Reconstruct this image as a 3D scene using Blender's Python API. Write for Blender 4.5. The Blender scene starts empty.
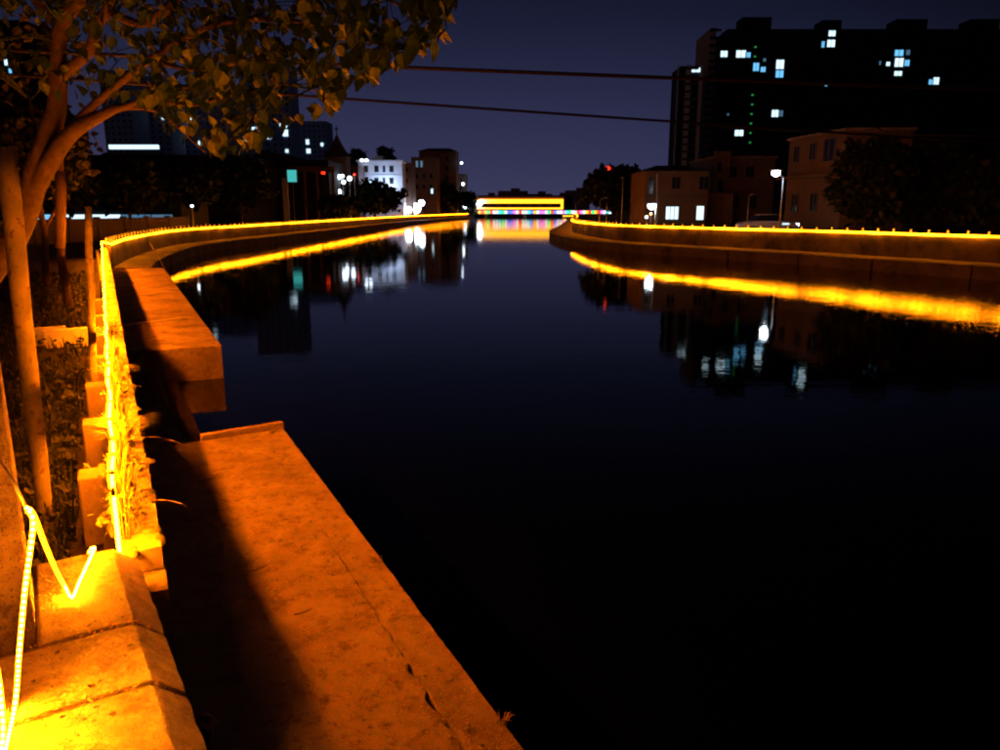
import bpy, math, random
from mathutils import Vector, Matrix, noise
R = math.radians
random.seed(11)
sc = bpy.context.scene
col = sc.collection

# ------------------------------------------------------------------ camera
CAMZ = 3.0
F = 750.0                               # focal length in pixels of a 1000 px wide frame
PITCH = math.atan(165.0 / F)
SP, CP = math.sin(PITCH), math.cos(PITCH)
cd = bpy.data.cameras.new('Camera'); cam = bpy.data.objects.new('Camera', cd); col.objects.link(cam)
cam.location = (0, 0, CAMZ); cam.rotation_euler = (math.pi / 2 - PITCH, 0, 0)
cd.sensor_width = 36.0; cd.lens = 36.0 * F / 1000.0; cd.clip_start = 0.05; cd.clip_end = 6000
sc.camera = cam

# ------------------------------------------------------------------ sky, city glow, exposure
w = bpy.data.worlds.new('World'); sc.world = w; w.use_nodes = True
nt = w.node_tree; nt.nodes.clear()
out = nt.nodes.new('ShaderNodeOutputWorld'); bg = nt.nodes.new('ShaderNodeBackground')
sky = nt.nodes.new('ShaderNodeTexSky'); sky.sky_type = 'NISHITA'; sky.sun_disc = False
sky.sun_elevation = R(-4.0); sky.sun_rotation = R(200); sky.altitude = 0; sky.air_density = 1.0; sky.dust_density = 1.5
geo = nt.nodes.new('ShaderNodeTexCoord'); sep = nt.nodes.new('ShaderNodeSeparateXYZ')
ramp = nt.nodes.new('ShaderNodeValToRGB')
ramp.color_ramp.elements[0].position = 0.0; ramp.color_ramp.elements[0].color = (0.0275, 0.0270, 0.064, 1)
ramp.color_ramp.elements[1].position = 0.62; ramp.color_ramp.elements[1].color = (0.0010, 0.0011, 0.0034, 1)
e = ramp.color_ramp.elements.new(0.10); e.color = (0.0170, 0.0185, 0.047, 1)
e = ramp.color_ramp.elements.new(0.22); e.color = (0.0064, 0.0078, 0.0215, 1)
e = ramp.color_ramp.elements.new(0.36); e.color = (0.0015, 0.0018, 0.0058, 1)
mix = nt.nodes.new('ShaderNodeMix'); mix.data_type = 'RGBA'; mix.blend_type = 'ADD'; mix.inputs[0].default_value = 0.02
nt.links.new(geo.outputs['Generated'], sep.inputs[0]); nt.links.new(sep.outputs['Z'], ramp.inputs[0])
nt.links.new(ramp.outputs[0], mix.inputs[6]); nt.links.new(sky.outputs[0], mix.inputs[7])
dt = nt.nodes.new('ShaderNodeVectorMath'); dt.operation = 'DOT_PRODUCT'; dt.inputs[1].default_value = (-0.12, 0.993, 0.0); nt.links.new(geo.outputs['Generated'], dt.inputs[0])
mrs = nt.nodes.new('ShaderNodeMapRange'); mrs.interpolation_type = 'SMOOTHSTEP'; mrs.inputs[1].default_value = 0.70; mrs.inputs[2].default_value = 1.0; mrs.inputs[3].default_value = 0.42; mrs.inputs[4].default_value = 1.62
mg = nt.nodes.new('ShaderNodeMix'); mg.data_type = 'RGBA'; mg.blend_type = 'MULTIPLY'; mg.inputs[0].default_value = 1.0
nt.links.new(dt.outputs['Value'], mrs.inputs[0]); nt.links.new(mix.outputs[2], mg.inputs[6]); nt.links.new(mrs.outputs[0], mg.inputs[7])
nt.links.new(mg.outputs[2], bg.inputs[0]); bg.inputs[1].default_value = 1.0
nt.links.new(bg.outputs[0], out.inputs[0])
# added warm sun lamp, stands in for town glow on left-facing walls
sd = bpy.data.lights.new('Sun', 'SUN'); sd.energy = 0.032; sd.angle = R(25); sd.color = (1.0, 0.52, 0.28)
sun = bpy.data.objects.new('Sun', sd); col.objects.link(sun)
sun.rotation_euler = Vector((0.93, 0.24, -0.20)).to_track_quat('-Z', 'Y').to_euler()
vs = sc.view_settings; vs.view_transform = 'Standard'; vs.look = 'None'; vs.exposure = 0.0; vs.gamma = 1.0; vs.use_curve_mapping = False
sc.cycles.filter_width = 2.1
sc.cycles.max_bounces = 5; sc.cycles.sample_clamp_indirect = 4.0
sc.cycles.use_denoising = True

# ------------------------------------------------------------------ helpers
def ray(x, y):
    u = (x - 500) / F; v = (y - 375) / F
    return Vector((u, CP - SP * v, -SP - CP * v))
def at(x, y, Y):
    r = ray(x, y); return r * (Y / r.y) + Vector((0, 0, CAMZ))
def onz(x, y, z):
    r = ray(x, y); return r * ((z - CAMZ) / r.z) + Vector((0, 0, CAMZ))

BASE = {}
class MB:
    """collects faces; build() links ONE mesh object"""
    def __init__(s): s.v = []; s.f = []
    def face(s, pts):
        n = len(s.v); s.v += [tuple(p) for p in pts]; s.f.append(tuple(range(n, n + len(pts))))
    def box(s, c, d, rz=0.0, rx=0.0, ry=0.0):
        m = Matrix.Rotation(rz, 3, 'Z') @ Matrix.Rotation(ry, 3, 'Y') @ Matrix.Rotation(rx, 3, 'X'); c = Vector(c); n = len(s.v)
        for i in (-1, 1):
            for j in (-1, 1):
                for k in (-1, 1):
                    s.v.append(tuple(c + m @ Vector((i * d[0] / 2, j * d[1] / 2, k * d[2] / 2))))
        s.f += [tuple(n + q for q in f) for f in ((0,1,3,2),(4,6,7,5),(0,4,5,1),(2,3,7,6),(0,2,6,4),(1,5,7,3))]
        return s
    def tube(s, pts, rad, n=8, cap=True):
        pts = [Vector(p) for p in pts]
        if not isinstance(rad, (list, tuple)): rad = [rad] * len(pts)
        b = len(s.v); side = None
        for i, p in enumerate(pts):
            t = (pts[min(i + 1, len(pts) - 1)] - pts[max(i - 1, 0)]).normalized()
            if side is None:
                side = t.cross(Vector((0, 0, 1)))
                if side.length < 0.05: side = t.cross(Vector((1, 0, 0)))
            side = (side - t * side.dot(t)).normalized(); up = side.cross(t)
            for k in range(n):
                a = 2 * math.pi * k / n
                s.v.append(tuple(p + (side * math.cos(a) + up * math.sin(a)) * rad[i]))
        for i in range(len(pts) - 1):
            for k in range(n):
                k2 = (k + 1) % n
                s.f.append((b + i*n + k, b + i*n + k2, b + (i+1)*n + k2, b + (i+1)*n + k))
        if cap:
            s.f.append(tuple(b + k for k in range(n - 1, -1, -1)))
            s.f.append(tuple(b + (len(pts) - 1) * n + k for k in range(n)))
        return s
    def lathe(s, c, prof, n=12):
        c = Vector(c); b = len(s.v)
        for r, z in prof:
            for k in range(n):
                a = 2 * math.pi * k / n; s.v.append((c.x + r * math.cos(a), c.y + r * math.sin(a), c.z + z))
        for i in range(len(prof) - 1):
            for k in range(n):
                k2 = (k + 1) % n; s.f.append((b+i*n+k, b+i*n+k2, b+(i+1)*n+k2, b+(i+1)*n+k))
        s.f.append(tuple(b + k for k in range(n - 1, -1, -1))); s.f.append(tuple(b + (len(prof)-1)*n + k for k in range(n)))
        return s
    def sweep(s, path, prof, widen=None):
        """closed profile of (offset to the right, z) along a 2-D path"""
        b = len(s.v); m = len(prof); N = len(path)
        for i, p in enumerate(path):
            t = Vector(path[min(i + 1, N - 1)]) - Vector(path[max(i - 1, 0)]); t.normalize()
            nx, ny = t.y, -t.x
            for o, z in prof:
                if widen and o > 0.5: o = o * widen(i / (N - 1))
                s.v.append((p[0] + nx * o, p[1] + ny * o, z))
        for i in range(N - 1):
            for k in range(m):
                k2 = (k + 1) % m; s.f.append((b+i*m+k, b+(i+1)*m+k, b+(i+1)*m+k2, b+i*m+k2))
        s.f.append(tuple(b + k for k in range(m))); s.f.append(tuple(b + (N-1)*m + k for k in range(m - 1, -1, -1)))
        return s
    def build(s, name, mat, parent=None, smooth=False, bevel=0.0, origin=None, kind=None):
        base = BASE[parent] if parent else (Vector(origin) if origin is not None else Vector((0, 0, 0)))
        me = bpy.data.meshes.new(name)
        me.from_pydata([(x - base.x, y - base.y, z - base.z) for x, y, z in s.v], [], s.f); me.update()
        import bmesh
        bm = bmesh.new(); bm.from_mesh(me); bmesh.ops.recalc_face_normals(bm, faces=bm.faces); bm.to_mesh(me); bm.free()
        if smooth: me.polygons.foreach_set('use_smooth', [True] * len(me.polygons))
        me.materials.append(mat)
        o = bpy.data.objects.new(name, me); col.objects.link(o)
        if parent: o.parent = parent
        else: o.location = base
        BASE[o] = base
        if bevel:
            md = o.modifiers.new('Bevel', 'BEVEL'); md.width = bevel; md.segments = 2; md.limit_method = 'ANGLE'
        if kind: o['kind'] = kind
        return o

def tag(o, label, cat, group=None):
    o['label'] = label; o['category'] = cat
    if group: o['group'] = group
    return o
def thing(name, loc, label, cat, group=None):
    o = bpy.data.objects.new(name, None); col.objects.link(o); o.location = Vector(loc); o.empty_display_size = 0.3
    BASE[o] = Vector(loc); return tag(o, label, cat, group)
def piece(name, me, parent, loc, rz=0.0, rot=None, scale=None):
    """a part that shares mesh data with its alikes; loc in world space"""
    o = bpy.data.objects.new(name, me); col.objects.link(o); o.parent = parent
    o.location = Vector(loc) - BASE[parent]; o.rotation_euler = rot if rot is not None else (0, 0, rz)
    if scale: o.scale = scale
    BASE[o] = Vector(loc); return o
def meshdata(mb, name, mat, smooth=False):
    o = mb.build(name, mat, smooth=smooth); me = o.data; bpy.data.objects.remove(o); return me
def crom(pts, n=8):
    pts = [Vector(p) for p in pts]; o = []
    for i in range(len(pts) - 1):
        p0 = pts[max(i-1, 0)]; p1 = pts[i]; p2 = pts[i+1]; p3 = pts[min(i+2, len(pts)-1)]
        for k in range(n):
            t = k / n
            o.append(0.5 * ((2*p1) + (p2-p0)*t + (2*p0-5*p1+4*p2-p3)*t*t + (3*p1-p0-3*p2+p3)*t**3))
    o.append(pts[-1]); return o
def resample(path, step):
    path = [Vector(p) for p in path]; o = [path[0]]; acc = 0.0
    for a, b in zip(path[:-1], path[1:]):
        L = (b - a).length; d = step - acc
        while d <= L:
            o.append(a + (b - a) * (d / L)); d += step
        acc = L - (d - step)
    return o
def offset(path, d):
    o = []; N = len(path)
    for i, p in enumerate(path):
        t = (Vector(path[min(i+1, N-1)]).xy - Vector(path[max(i-1, 0)]).xy).normalized()
        o.append(Vector((p[0] + t.y * d, p[1] - t.x * d)))
    return o

# ------------------------------------------------------------------ materials
def mat(name, c1, c2=None, scale=4.0, rough=0.8, bump=0.0, bscale=40.0, detail=6.0, speck=None, speck_scale=120.0, spec=0.3, metal=0.0, trans=0.0, dirt=None, dirt_scale=1.2, fine=None):
    m = bpy.data.materials.new(name); m.use_nodes = True; t = m.node_tree; p = t.nodes['Principled BSDF']
    p.inputs['Roughness'].default_value = rough; p.inputs['Specular IOR Level'].default_value = spec; p.inputs['Metallic'].default_value = metal
    tc = t.nodes.new('ShaderNodeTexCoord')
    def nz(sc_, det=detail, r=0.6):
        n = t.nodes.new('ShaderNodeTexNoise'); n.inputs['Scale'].default_value = sc_; n.inputs['Detail'].default_value = det; n.inputs['Roughness'].default_value = r
        t.links.new(tc.outputs['Object'], n.inputs['Vector']); return n
    n = nz(scale); rp = t.nodes.new('ShaderNodeValToRGB'); rp.color_ramp.elements[0].position = 0.32; rp.color_ramp.elements[1].position = 0.70
    rp.color_ramp.elements[0].color = (*c1, 1); rp.color_ramp.elements[1].color = (*(c2 or c1), 1)
    t.links.new(n.outputs['Fac'], rp.inputs[0]); cur = rp.outputs[0]
    def over(fac_noise, lo, hi, colr):
        nonlocal cur
        r2 = t.nodes.new('ShaderNodeValToRGB'); r2.color_ramp.elements[0].position = lo; r2.color_ramp.elements[1].position = hi
        r2.color_ramp.elements[0].color = (0, 0, 0, 1); r2.color_ramp.elements[1].color = (1, 1, 1, 1)
        t.links.new(fac_noise, r2.inputs[0])
        mx = t.nodes.new('ShaderNodeMix'); mx.data_type = 'RGBA'; t.links.new(r2.outputs[0], mx.inputs[0]); t.links.new(cur, mx.inputs[6])
        mx.inputs[7].default_value = (*colr, 1); cur = mx.outputs[2]
    if dirt: over(nz(dirt_scale, 10, 0.7).outputs['Fac'], 0.47, 0.66, dirt)
    if fine: over(nz(9.0, 9, 0.75).outputs['Fac'], 0.50, 0.64, fine)
    if speck: over(nz(speck_scale, 2, 0.5).outputs['Fac'], 0.60, 0.68, speck)
    t.links.new(cur, p.inputs['Base Color'])
    if bump:
        nb = nz(bscale, 8, 0.7); b = t.nodes.new('ShaderNodeBump'); b.inputs['Strength'].default_value = bump; b.inputs['Distance'].default_value = 0.02
        t.links.new(nb.outputs['Fac'], b.inputs['Height']); t.links.new(b.outputs[0], p.inputs['Normal'])
    if trans:
        tr = t.nodes.new('ShaderNodeBsdfTranslucent'); t.links.new(cur, tr.inputs['Color'])
        ms = t.nodes.new('ShaderNodeMixShader'); ms.inputs[0].default_value = trans
        t.links.new(p.outputs[0], ms.inputs[1]); t.links.new(tr.outputs[0], ms.inputs[2]); t.links.new(ms.outputs[0], t.nodes['Material Output'].inputs[0])
    return m
def glow(name, c, s):
    m = bpy.data.materials.new(name); m.use_nodes = True; p = m.node_tree.nodes['Principled BSDF']
    p.inputs['Base Color'].default_value = (0.5, 0.5, 0.5, 1); p.inputs['Emission Color'].default_value = (*c, 1); p.inputs['Emission Strength'].default_value = s
    return m
AMBER = (1.0, 0.156, 0.0005)
M = {}
M['led_near'] = glow('amber_led', AMBER, 1400)
M['led_post'] = glow('amber_led_tube', AMBER, 60)
M['chip'] = glow('amber_led_chip', (1.0, 0.205, 0.002), 4300)
M['led_far'] = glow('amber_led_far', (1.0, 0.24, 0.002), 44)
t_ = M['led_far'].node_tree; n_ = t_.nodes.new('ShaderNodeTexNoise'); n_.inputs['Scale'].default_value = 0.55; n_.inputs['Detail'].default_value = 4
m_ = t_.nodes.new('ShaderNodeMapRange'); m_.inputs[1].default_value = 0.34; m_.inputs[2].default_value = 0.62; m_.inputs[3].default_value = 14; m_.inputs[4].default_value = 60
g_ = t_.nodes.new('ShaderNodeNewGeometry'); t_.links.new(g_.outputs['Position'], n_.inputs['Vector']); t_.links.new(n_.outputs['Fac'], m_.inputs[0]); t_.links.new(m_.outputs[0], t_.nodes['Principled BSDF'].inputs['Emission Strength'])
M['led_bridge'] = glow('amber_led_bridge', (1.0, 0.40, 0.010), 3.4)
M['concrete'] = mat('ledge_concrete', (0.33, 0.27, 0.22), (0.46, 0.40, 0.34), 3.0, 0.9, 1.0, 75, dirt=(0.24, 0.19, 0.14), dirt_scale=1.3, speck=(0.55, 0.5, 0.44), speck_scale=85, fine=(0.17, 0.13, 0.095))
M['concrete_old'] = mat('wall_concrete', (0.17, 0.14, 0.115), (0.31, 0.27, 0.23), 1.6, 0.92, 0.6, 30, dirt=(0.075, 0.062, 0.048), dirt_scale=0.9)
M['stained'] = mat('stained_ledge', (0.21, 0.16, 0.12), (0.36, 0.30, 0.24), 1.8, 0.92, 0.8, 40, dirt=(0.09, 0.07, 0.045), dirt_scale=1.0, fine=(0.14, 0.105, 0.075))
M['wet'] = mat('wet_concrete', (0.045, 0.034, 0.024), (0.09, 0.07, 0.05), 2.2, 0.7, 0.6, 25)
M['granite'] = mat('granite', (0.30, 0.26, 0.22), (0.50, 0.46, 0.41), 16, 0.8, 1.0, 75, speck=(0.10, 0.08, 0.06), speck_scale=170, fine=(0.20, 0.16, 0.12))
M['granite_post'] = mat('rough_granite', (0.28, 0.24, 0.20), (0.50, 0.45, 0.39), 16, 0.85, 1.0, 70, speck=(0.05, 0.042, 0.035), speck_scale=150, fine=(0.14, 0.11, 0.085))
M['mortar'] = mat('mortar', (0.12, 0.10, 0.08), (0.2, 0.17, 0.14), 30, 0.95, 0.6, 90)
M['bankwall'] = mat('stained_bank_concrete', (0.08, 0.058, 0.04), (0.16, 0.12, 0.09), 0.9, 0.95, 0.5, 12, dirt=(0.03, 0.024, 0.018), dirt_scale=0.5)
M['ledge_far'] = mat('weathered_ledge', (0.13, 0.10, 0.075), (0.22, 0.18, 0.14), 1.4, 0.95, 0.5, 20, dirt=(0.05, 0.045, 0.025), dirt_scale=0.7)
M['grass_dark'] = mat('undergrowth_leaves', (0.006, 0.012, 0.004), (0.020, 0.028, 0.010), 5, 0.7, trans=0.15)
M['brick'] = mat('old_brick', (0.24, 0.19, 0.13), (0.38, 0.32, 0.24), 8, 0.9, 0.5, 60)
M['soil'] = mat('soil', (0.005, 0.0045, 0.004), (0.012, 0.010, 0.008), 2.2, 0.97, 0.8, 14)
M['bark'] = mat('bark', (0.034, 0.027, 0.018), (0.078, 0.060, 0.042), 9, 0.9, 1.0, 34)
M['pole_wood'] = mat('peeled_pole', (0.15, 0.145, 0.07), (0.31, 0.29, 0.15), 6, 0.8, 0.5, 40, speck=(0.14, 0.09, 0.06), speck_scale=22)
M['leaf'] = mat('leaf_green', (0.010, 0.034, 0.004), (0.024, 0.072, 0.009), 3.0, 0.55, trans=0.2, spec=0.35)
M['leaf_dark'] = mat('tree_foliage', (0.007, 0.013, 0.004), (0.014, 0.024, 0.008), 0.6, 0.7, trans=0.15)
M['weed'] = mat('weed_green', (0.07, 0.11, 0.025), (0.30, 0.28, 0.10), 12, 0.75, trans=0.25)
M['straw'] = mat('dry_grass', (0.34, 0.27, 0.14), (0.50, 0.42, 0.24), 20, 0.8, trans=0.2)
M['moss'] = mat('moss', (0.05, 0.075, 0.02), (0.20, 0.20, 0.07), 28, 0.95, 1.0, 70, dirt=(0.33, 0.28, 0.19), dirt_scale=9)
M['dead_leaf'] = mat('dead_leaf', (0.26, 0.14, 0.065), (0.48, 0.32, 0.17), 30, 0.8, trans=0.15)
M['dark_bits'] = mat('dark_litter', (0.04, 0.03, 0.022), (0.09, 0.065, 0.045), 30, 0.9)
M['black'] = mat('cable_black', (0.005, 0.005, 0.0055), None, 4, 0.6)
M['metal'] = mat('galvanised', (0.28, 0.28, 0.29), (0.38, 0.38, 0.39), 5, 0.5, metal=0.4)
M['pale'] = mat('pale_plaster', (0.50, 0.48, 0.46), (0.62, 0.60, 0.58), 0.8, 0.9)
M['white'] = mat('white_plaster', (0.66, 0.67, 0.70), (0.74, 0.75, 0.78), 0.5, 0.85)
M['tan'] = mat('tan_plaster', (0.12, 0.072, 0.036), (0.17, 0.105, 0.055), 0.6, 0.9, dirt=(0.10, 0.075, 0.05), dirt_scale=0.4)
M['brown'] = mat('brown_plaster', (0.085, 0.06, 0.042), (0.13, 0.095, 0.07), 0.5, 0.9)
M['pink'] = mat('pink_brick', (0.12, 0.078, 0.066), (0.17, 0.115, 0.10), 0.6, 0.9)
M['dark'] = mat('dark_cladding', (0.010, 0.010, 0.012), (0.018, 0.018, 0.021), 0.1, 0.8)
M['slab'] = mat('tower_plaster', (0.075, 0.068, 0.066), (0.10, 0.092, 0.088), 0.05, 0.9)
M['wing'] = mat('lit_wing_plaster', (0.34, 0.20, 0.15), (0.44, 0.28, 0.22), 0.05, 0.9)  # warm glow on the stair tower put into this lighter brown
M['bluegrey'] = mat('blue_lit_wall', (0.50, 0.62, 0.86), (0.58, 0.70, 0.92), 0.05, 0.8)  # blue light and haze on the far towers put into the wall colour
M['tile'] = mat('roof_tiles', (0.055, 0.038, 0.034), (0.085, 0.06, 0.05), 0.6, 0.9)
M['redroof'] = mat('red_roof', (0.20, 0.075, 0.055), (0.27, 0.11, 0.08), 0.4, 0.9)
M['haze_red'] = mat('far_red_haze', (0.55, 0.30, 0.36), (0.62, 0.36, 0.42), 0.1, 0.9)  # reddish skyline haze painted in as wall colour
M['glass'] = mat('dark_glass', (0.012, 0.014, 0.018), None, 1, 0.12, spec=0.5)
M['frame'] = mat('window_frame', (0.10, 0.09, 0.085), None, 1, 0.6)
M['glass_dull'] = mat('dusty_glass', (0.006, 0.006, 0.008), None, 1, 0.6, spec=0.1)
M['win_white'] = glow('lit_window', (0.62, 0.88, 1.0), 1.5)
M['win_cyan'] = glow('lit_window_cyan', (0.16, 0.58, 1.0), 1.1)
M['win_blue'] = glow('lit_window_dim', (0.12, 0.30, 0.48), 0.5)
M['green'] = glow('green_exit', (0.03, 0.6, 0.12), 0.5)
M['red'] = glow('red_lamp', (1.0, 0.03, 0.01), 2.0)
M['flood'] = glow('white_flood', (0.72, 0.86, 1.0), 26)
M['flood_dim'] = glow('white_bulb', (0.72, 0.86, 1.0), 9)
M['screen'] = glow('cyan_screen', (0.06, 0.75, 0.72), 0.62)
M['carpaint'] = mat('car_paint', (0.42, 0.42, 0.43), None, 1, 0.3, spec=0.5)
M['rubber'] = mat('rubber', (0.02, 0.02, 0.02), None, 1, 0.8)

def lamp(name, loc, energy, colr, radius, parent=None):
    l = bpy.data.lights.new(name, 'POINT'); l.energy = energy; l.color = colr; l.shadow_soft_size = radius
    o = bpy.data.objects.new(name, l); col.objects.link(o)
    if parent: o.parent = parent; o.location = Vector(loc) - BASE[parent]
    else: o.location = loc
    return o

# ------------------------------------------------------------------ water
wm = bpy.data.materials.new('canal_water'); wm.use_nodes = True; t = wm.node_tree; p = t.nodes['Principled BSDF']
p.inputs['Base Color'].default_value = (0.0008, 0.0010, 0.0012, 1); p.inputs['Roughness'].default_value = 0.03; p.inputs['IOR'].default_value = 1.333
tc = t.nodes.new('ShaderNodeTexCoord')
def wn(scale, det):
    n = t.nodes.new('ShaderNodeTexNoise'); n.inputs['Scale'].default_value = scale; n.inputs['Detail'].default_value = det; n.inputs['Roughness'].default_value = 0.55
    t.links.new(tc.outputs['Object'], n.inputs['Vector']); return n
a = wn(0.55, 3); b = wn(5.0, 3)
b1 = t.nodes.new('ShaderNodeBump'); b1.inputs['Strength'].default_value = 1.0; b1.inputs['Distance'].default_value = 0.005
b2 = t.nodes.new('ShaderNodeBump'); b2.inputs['Strength'].default_value = 1.0; b2.inputs['Distance'].default_value = 0.0022
t.links.new(a.outputs['Fac'], b1.inputs['Height']); t.links.new(b.outputs['Fac'], b2.inputs['Height'])
sx = t.nodes.new('ShaderNodeSeparateXYZ'); mr = t.nodes.new('ShaderNodeMapRange'); t.links.new(tc.outputs['Object'], sx.inputs[0]); t.links.new(sx.outputs['X'], mr.inputs[0])
mr.inputs[1].default_value = 8.0; mr.inputs[2].default_value = 15.5; mr.inputs[3].default_value = 0.0011; mr.inputs[4].default_value = 0.0046   # the breeze reaches the open right side
my = t.nodes.new('ShaderNodeMapRange'); t.links.new(sx.outputs['Y'], my.inputs[0]); my.inputs[1].default_value = 70; my.inputs[2].default_value = 190; my.inputs[3].default_value = 0.0; my.inputs[4].default_value = 0.0042
mxx = t.nodes.new('ShaderNodeMath'); mxx.operation = 'MAXIMUM'; t.links.new(mr.outputs[0], mxx.inputs[0]); t.links.new(my.outputs[0], mxx.inputs[1])
t.links.new(mxx.outputs[0], b2.inputs['Distance'])
t.links.new(b1.outputs[0], b2.inputs['Normal']); t.links.new(b2.outputs[0], p.inputs['Normal'])
mb = MB(); mb.face([(-60, -30, 0), (90, -30, 0), (90, 1500, 0), (-60, 1500, 0)])
mb.build('canal_water', wm, kind='structure')

# ------------------------------------------------------------------ bank lines (plan)
ZL = 1.60                                   # lamp line, far left bank
NEAR0 = Vector((-1.47, 2.64)); DN = Vector((-0.4617, 0.887)).normalized(); NN = Vector((DN.y, -DN.x))
L_px = [(111.6, 244), (125, 239.3), (150, 234.2), (175.5, 230.6), (213, 227.6), (250, 225.6), (325, 221), (400, 216.6)]
lp = [onz(x, y, ZL).xy for x, y in L_px]
left_far = [Vector(q.xy) for q in crom([Vector((*q, 0)) for q in lp + [Vector((-19.5, 195)), Vector((-16, 240)), Vector((-11.0, 300)), Vector((-9, 420)), Vector((-9, 900))]], 6)]
corner = left_far[0]
near_len = (corner - NEAR0).dot(DN)
nearline = [NEAR0 + DN * s for s in (0, 4, 8, 12, 16, 20, 24, near_len * 0.93)]
left_all = [Vector(q.xy) for q in crom([Vector((*(NEAR0 - DN * 8), 0)), Vector((*NEAR0, 0)), Vector((*nearline[3], 0)), Vector((*nearline[-1], 0))] + [Vector((*q, 0)) for q in left_far[1:]], 4)]
R_px = [(1000, 237.6), (900, 234.4), (840, 232.4), (740, 229.6), (640, 226.6)]
rp_ = [onz(x, y, 1.77).xy for x, y in R_px]
right_path = [Vector(q.xy) for q in crom([Vector((*q, 0)) for q in [Vector((34, 12)), Vector((27.5, 25))] + rp_ + [Vector((9.0, 64)), Vector((8.1, 76)), Vector((8.6, 92)), Vector((13, 130)), Vector((21, 210)), Vector((28, 300)), Vector((30, 420)), Vector((30, 900))]], 6)]

# ------------------------------------------------------------------ land
def land(name, path, side, z, m):
    o_ = offset(path, side); mb = MB()
    far = -1 if side < 0 else 1
    for a_, b_ in zip(o_[:-1], o_[1:]):
        q = [(a_.x, a_.y, z), (b_.x, b_.y, z), (far * 1600, b_.y, z), (far * 1600, a_.y, z)]
        mb.face(q)
    mb.face([(o_[0].x, o_[0].y, z), (far*1600, o_[0].y, z), (far*1600, -40, z), (o_[0].x, -40, z)])
    return mb.build(name, m, kind='structure')
land('ground', left_all, -0.1, 1.0, M['soil'])
land('ground', right_path, 0.3, 1.2, M['soil'])

# ------------------------------------------------------------------ near bank: wall, coping, ledge
def nw(along, s, z):                        # near-bank coordinates -> world
    q = NEAR0 + DN * along + NN * s; return Vector((q.x, q.y, z))
WT = 1.47
base = nw(0, 0, 0.6)
wall = thing('river_wall', base, 'low brick river wall with mossy top running from the foreground towards the bend', 'wall')
def jag(mb, a0, a1, s0, s1, z0, z1, n, amp, seed=0):
    """slab with an uneven top and edges, along/s coordinates"""
    b = len(mb.v); rows = []
    for i in range(n + 1):
        al = a0 + (a1 - a0) * i / n
        j = lambda k: amp * noise.noise(Vector((al * 2.3, k * 7.1 + seed, 0.3)))
        rows.append([nw(al, s0 + j(1), z0), nw(al, s0 + j(1), z1 + j(2)), nw(al, s1 + j(3), z1 + j(4)), nw(al, s1 + j(3), z0)])
    for r_ in rows: mb.v += [tuple(q) for q in r_]
    for i in range(n):
        for k in range(4):
            k2 = (k + 1) % 4; mb.f.append((b+i*4+k, b+(i+1)*4+k, b+(i+1)*4+k2, b+i*4+k2))
    mb.f.append((b, b+1, b+2, b+3)); mb.f.append(tuple(b + n*4 + k for k in (3, 2, 1, 0)))
WL, WR = 0.0, 0.19                       # wall faces: land side, water side
WEND = near_len + 0.4
mb = MB(); jag(mb, 0.35, WEND, WL, WR, -0.3, WT - 0.11, 60, 0.012)
mb.build('wall_core', M['concrete_old'], wall)
# header bricks along the wall top
bm_brick = meshdata(MB().box((0, 0, 0), (0.172, 0.108, 0.11)), 'brick', M['brick'])
rz = math.atan2(NN.y, NN.x)
for i in range(110):
    al = 0.62 + i * 0.122
    if al > 13.9: break
    if random.random() < 0.05: continue
    q = nw(al, (WL + WR) / 2 + random.uniform(-0.008, 0.008), WT - 0.052 + random.uniform(-0.008, 0.006))
    piece('brick', bm_brick, wall, q, rz + random.uniform(-0.04, 0.04))
mb = MB(); jag(mb, 14.0, WEND, WL, WR, WT - 0.12, WT, 40, 0.012, 5); mb.build('wall_top', M['concrete_old'], wall)
# land-side piers
mp = MB().box((0, 0, 0), (0.20, 0.21, 0.62)); me_p = meshdata(mp, 'pier', M['concrete_old'])
for i, al in enumerate((2.0, 3.3, 4.7, 6.2, 7.9, 9.9, 12.3)):
    o = piece('pier', me_p, wall, nw(al, WL - 0.098, 1.12), rz)
    md = o.modifiers.new('Bevel', 'BEVEL'); md.width = 0.012; md.segments = 2
# pegs that carry the rope
peg = meshdata(MB().tube([(0, 0, -0.03), (0, 0, 0.255)], 0.006, 6), 'rope_peg', M['metal'])
for i in range(18):
    piece('rope_peg', peg, wall, nw(0.9 + i * 1.55, 0.014, WT + 0.0))

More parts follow.
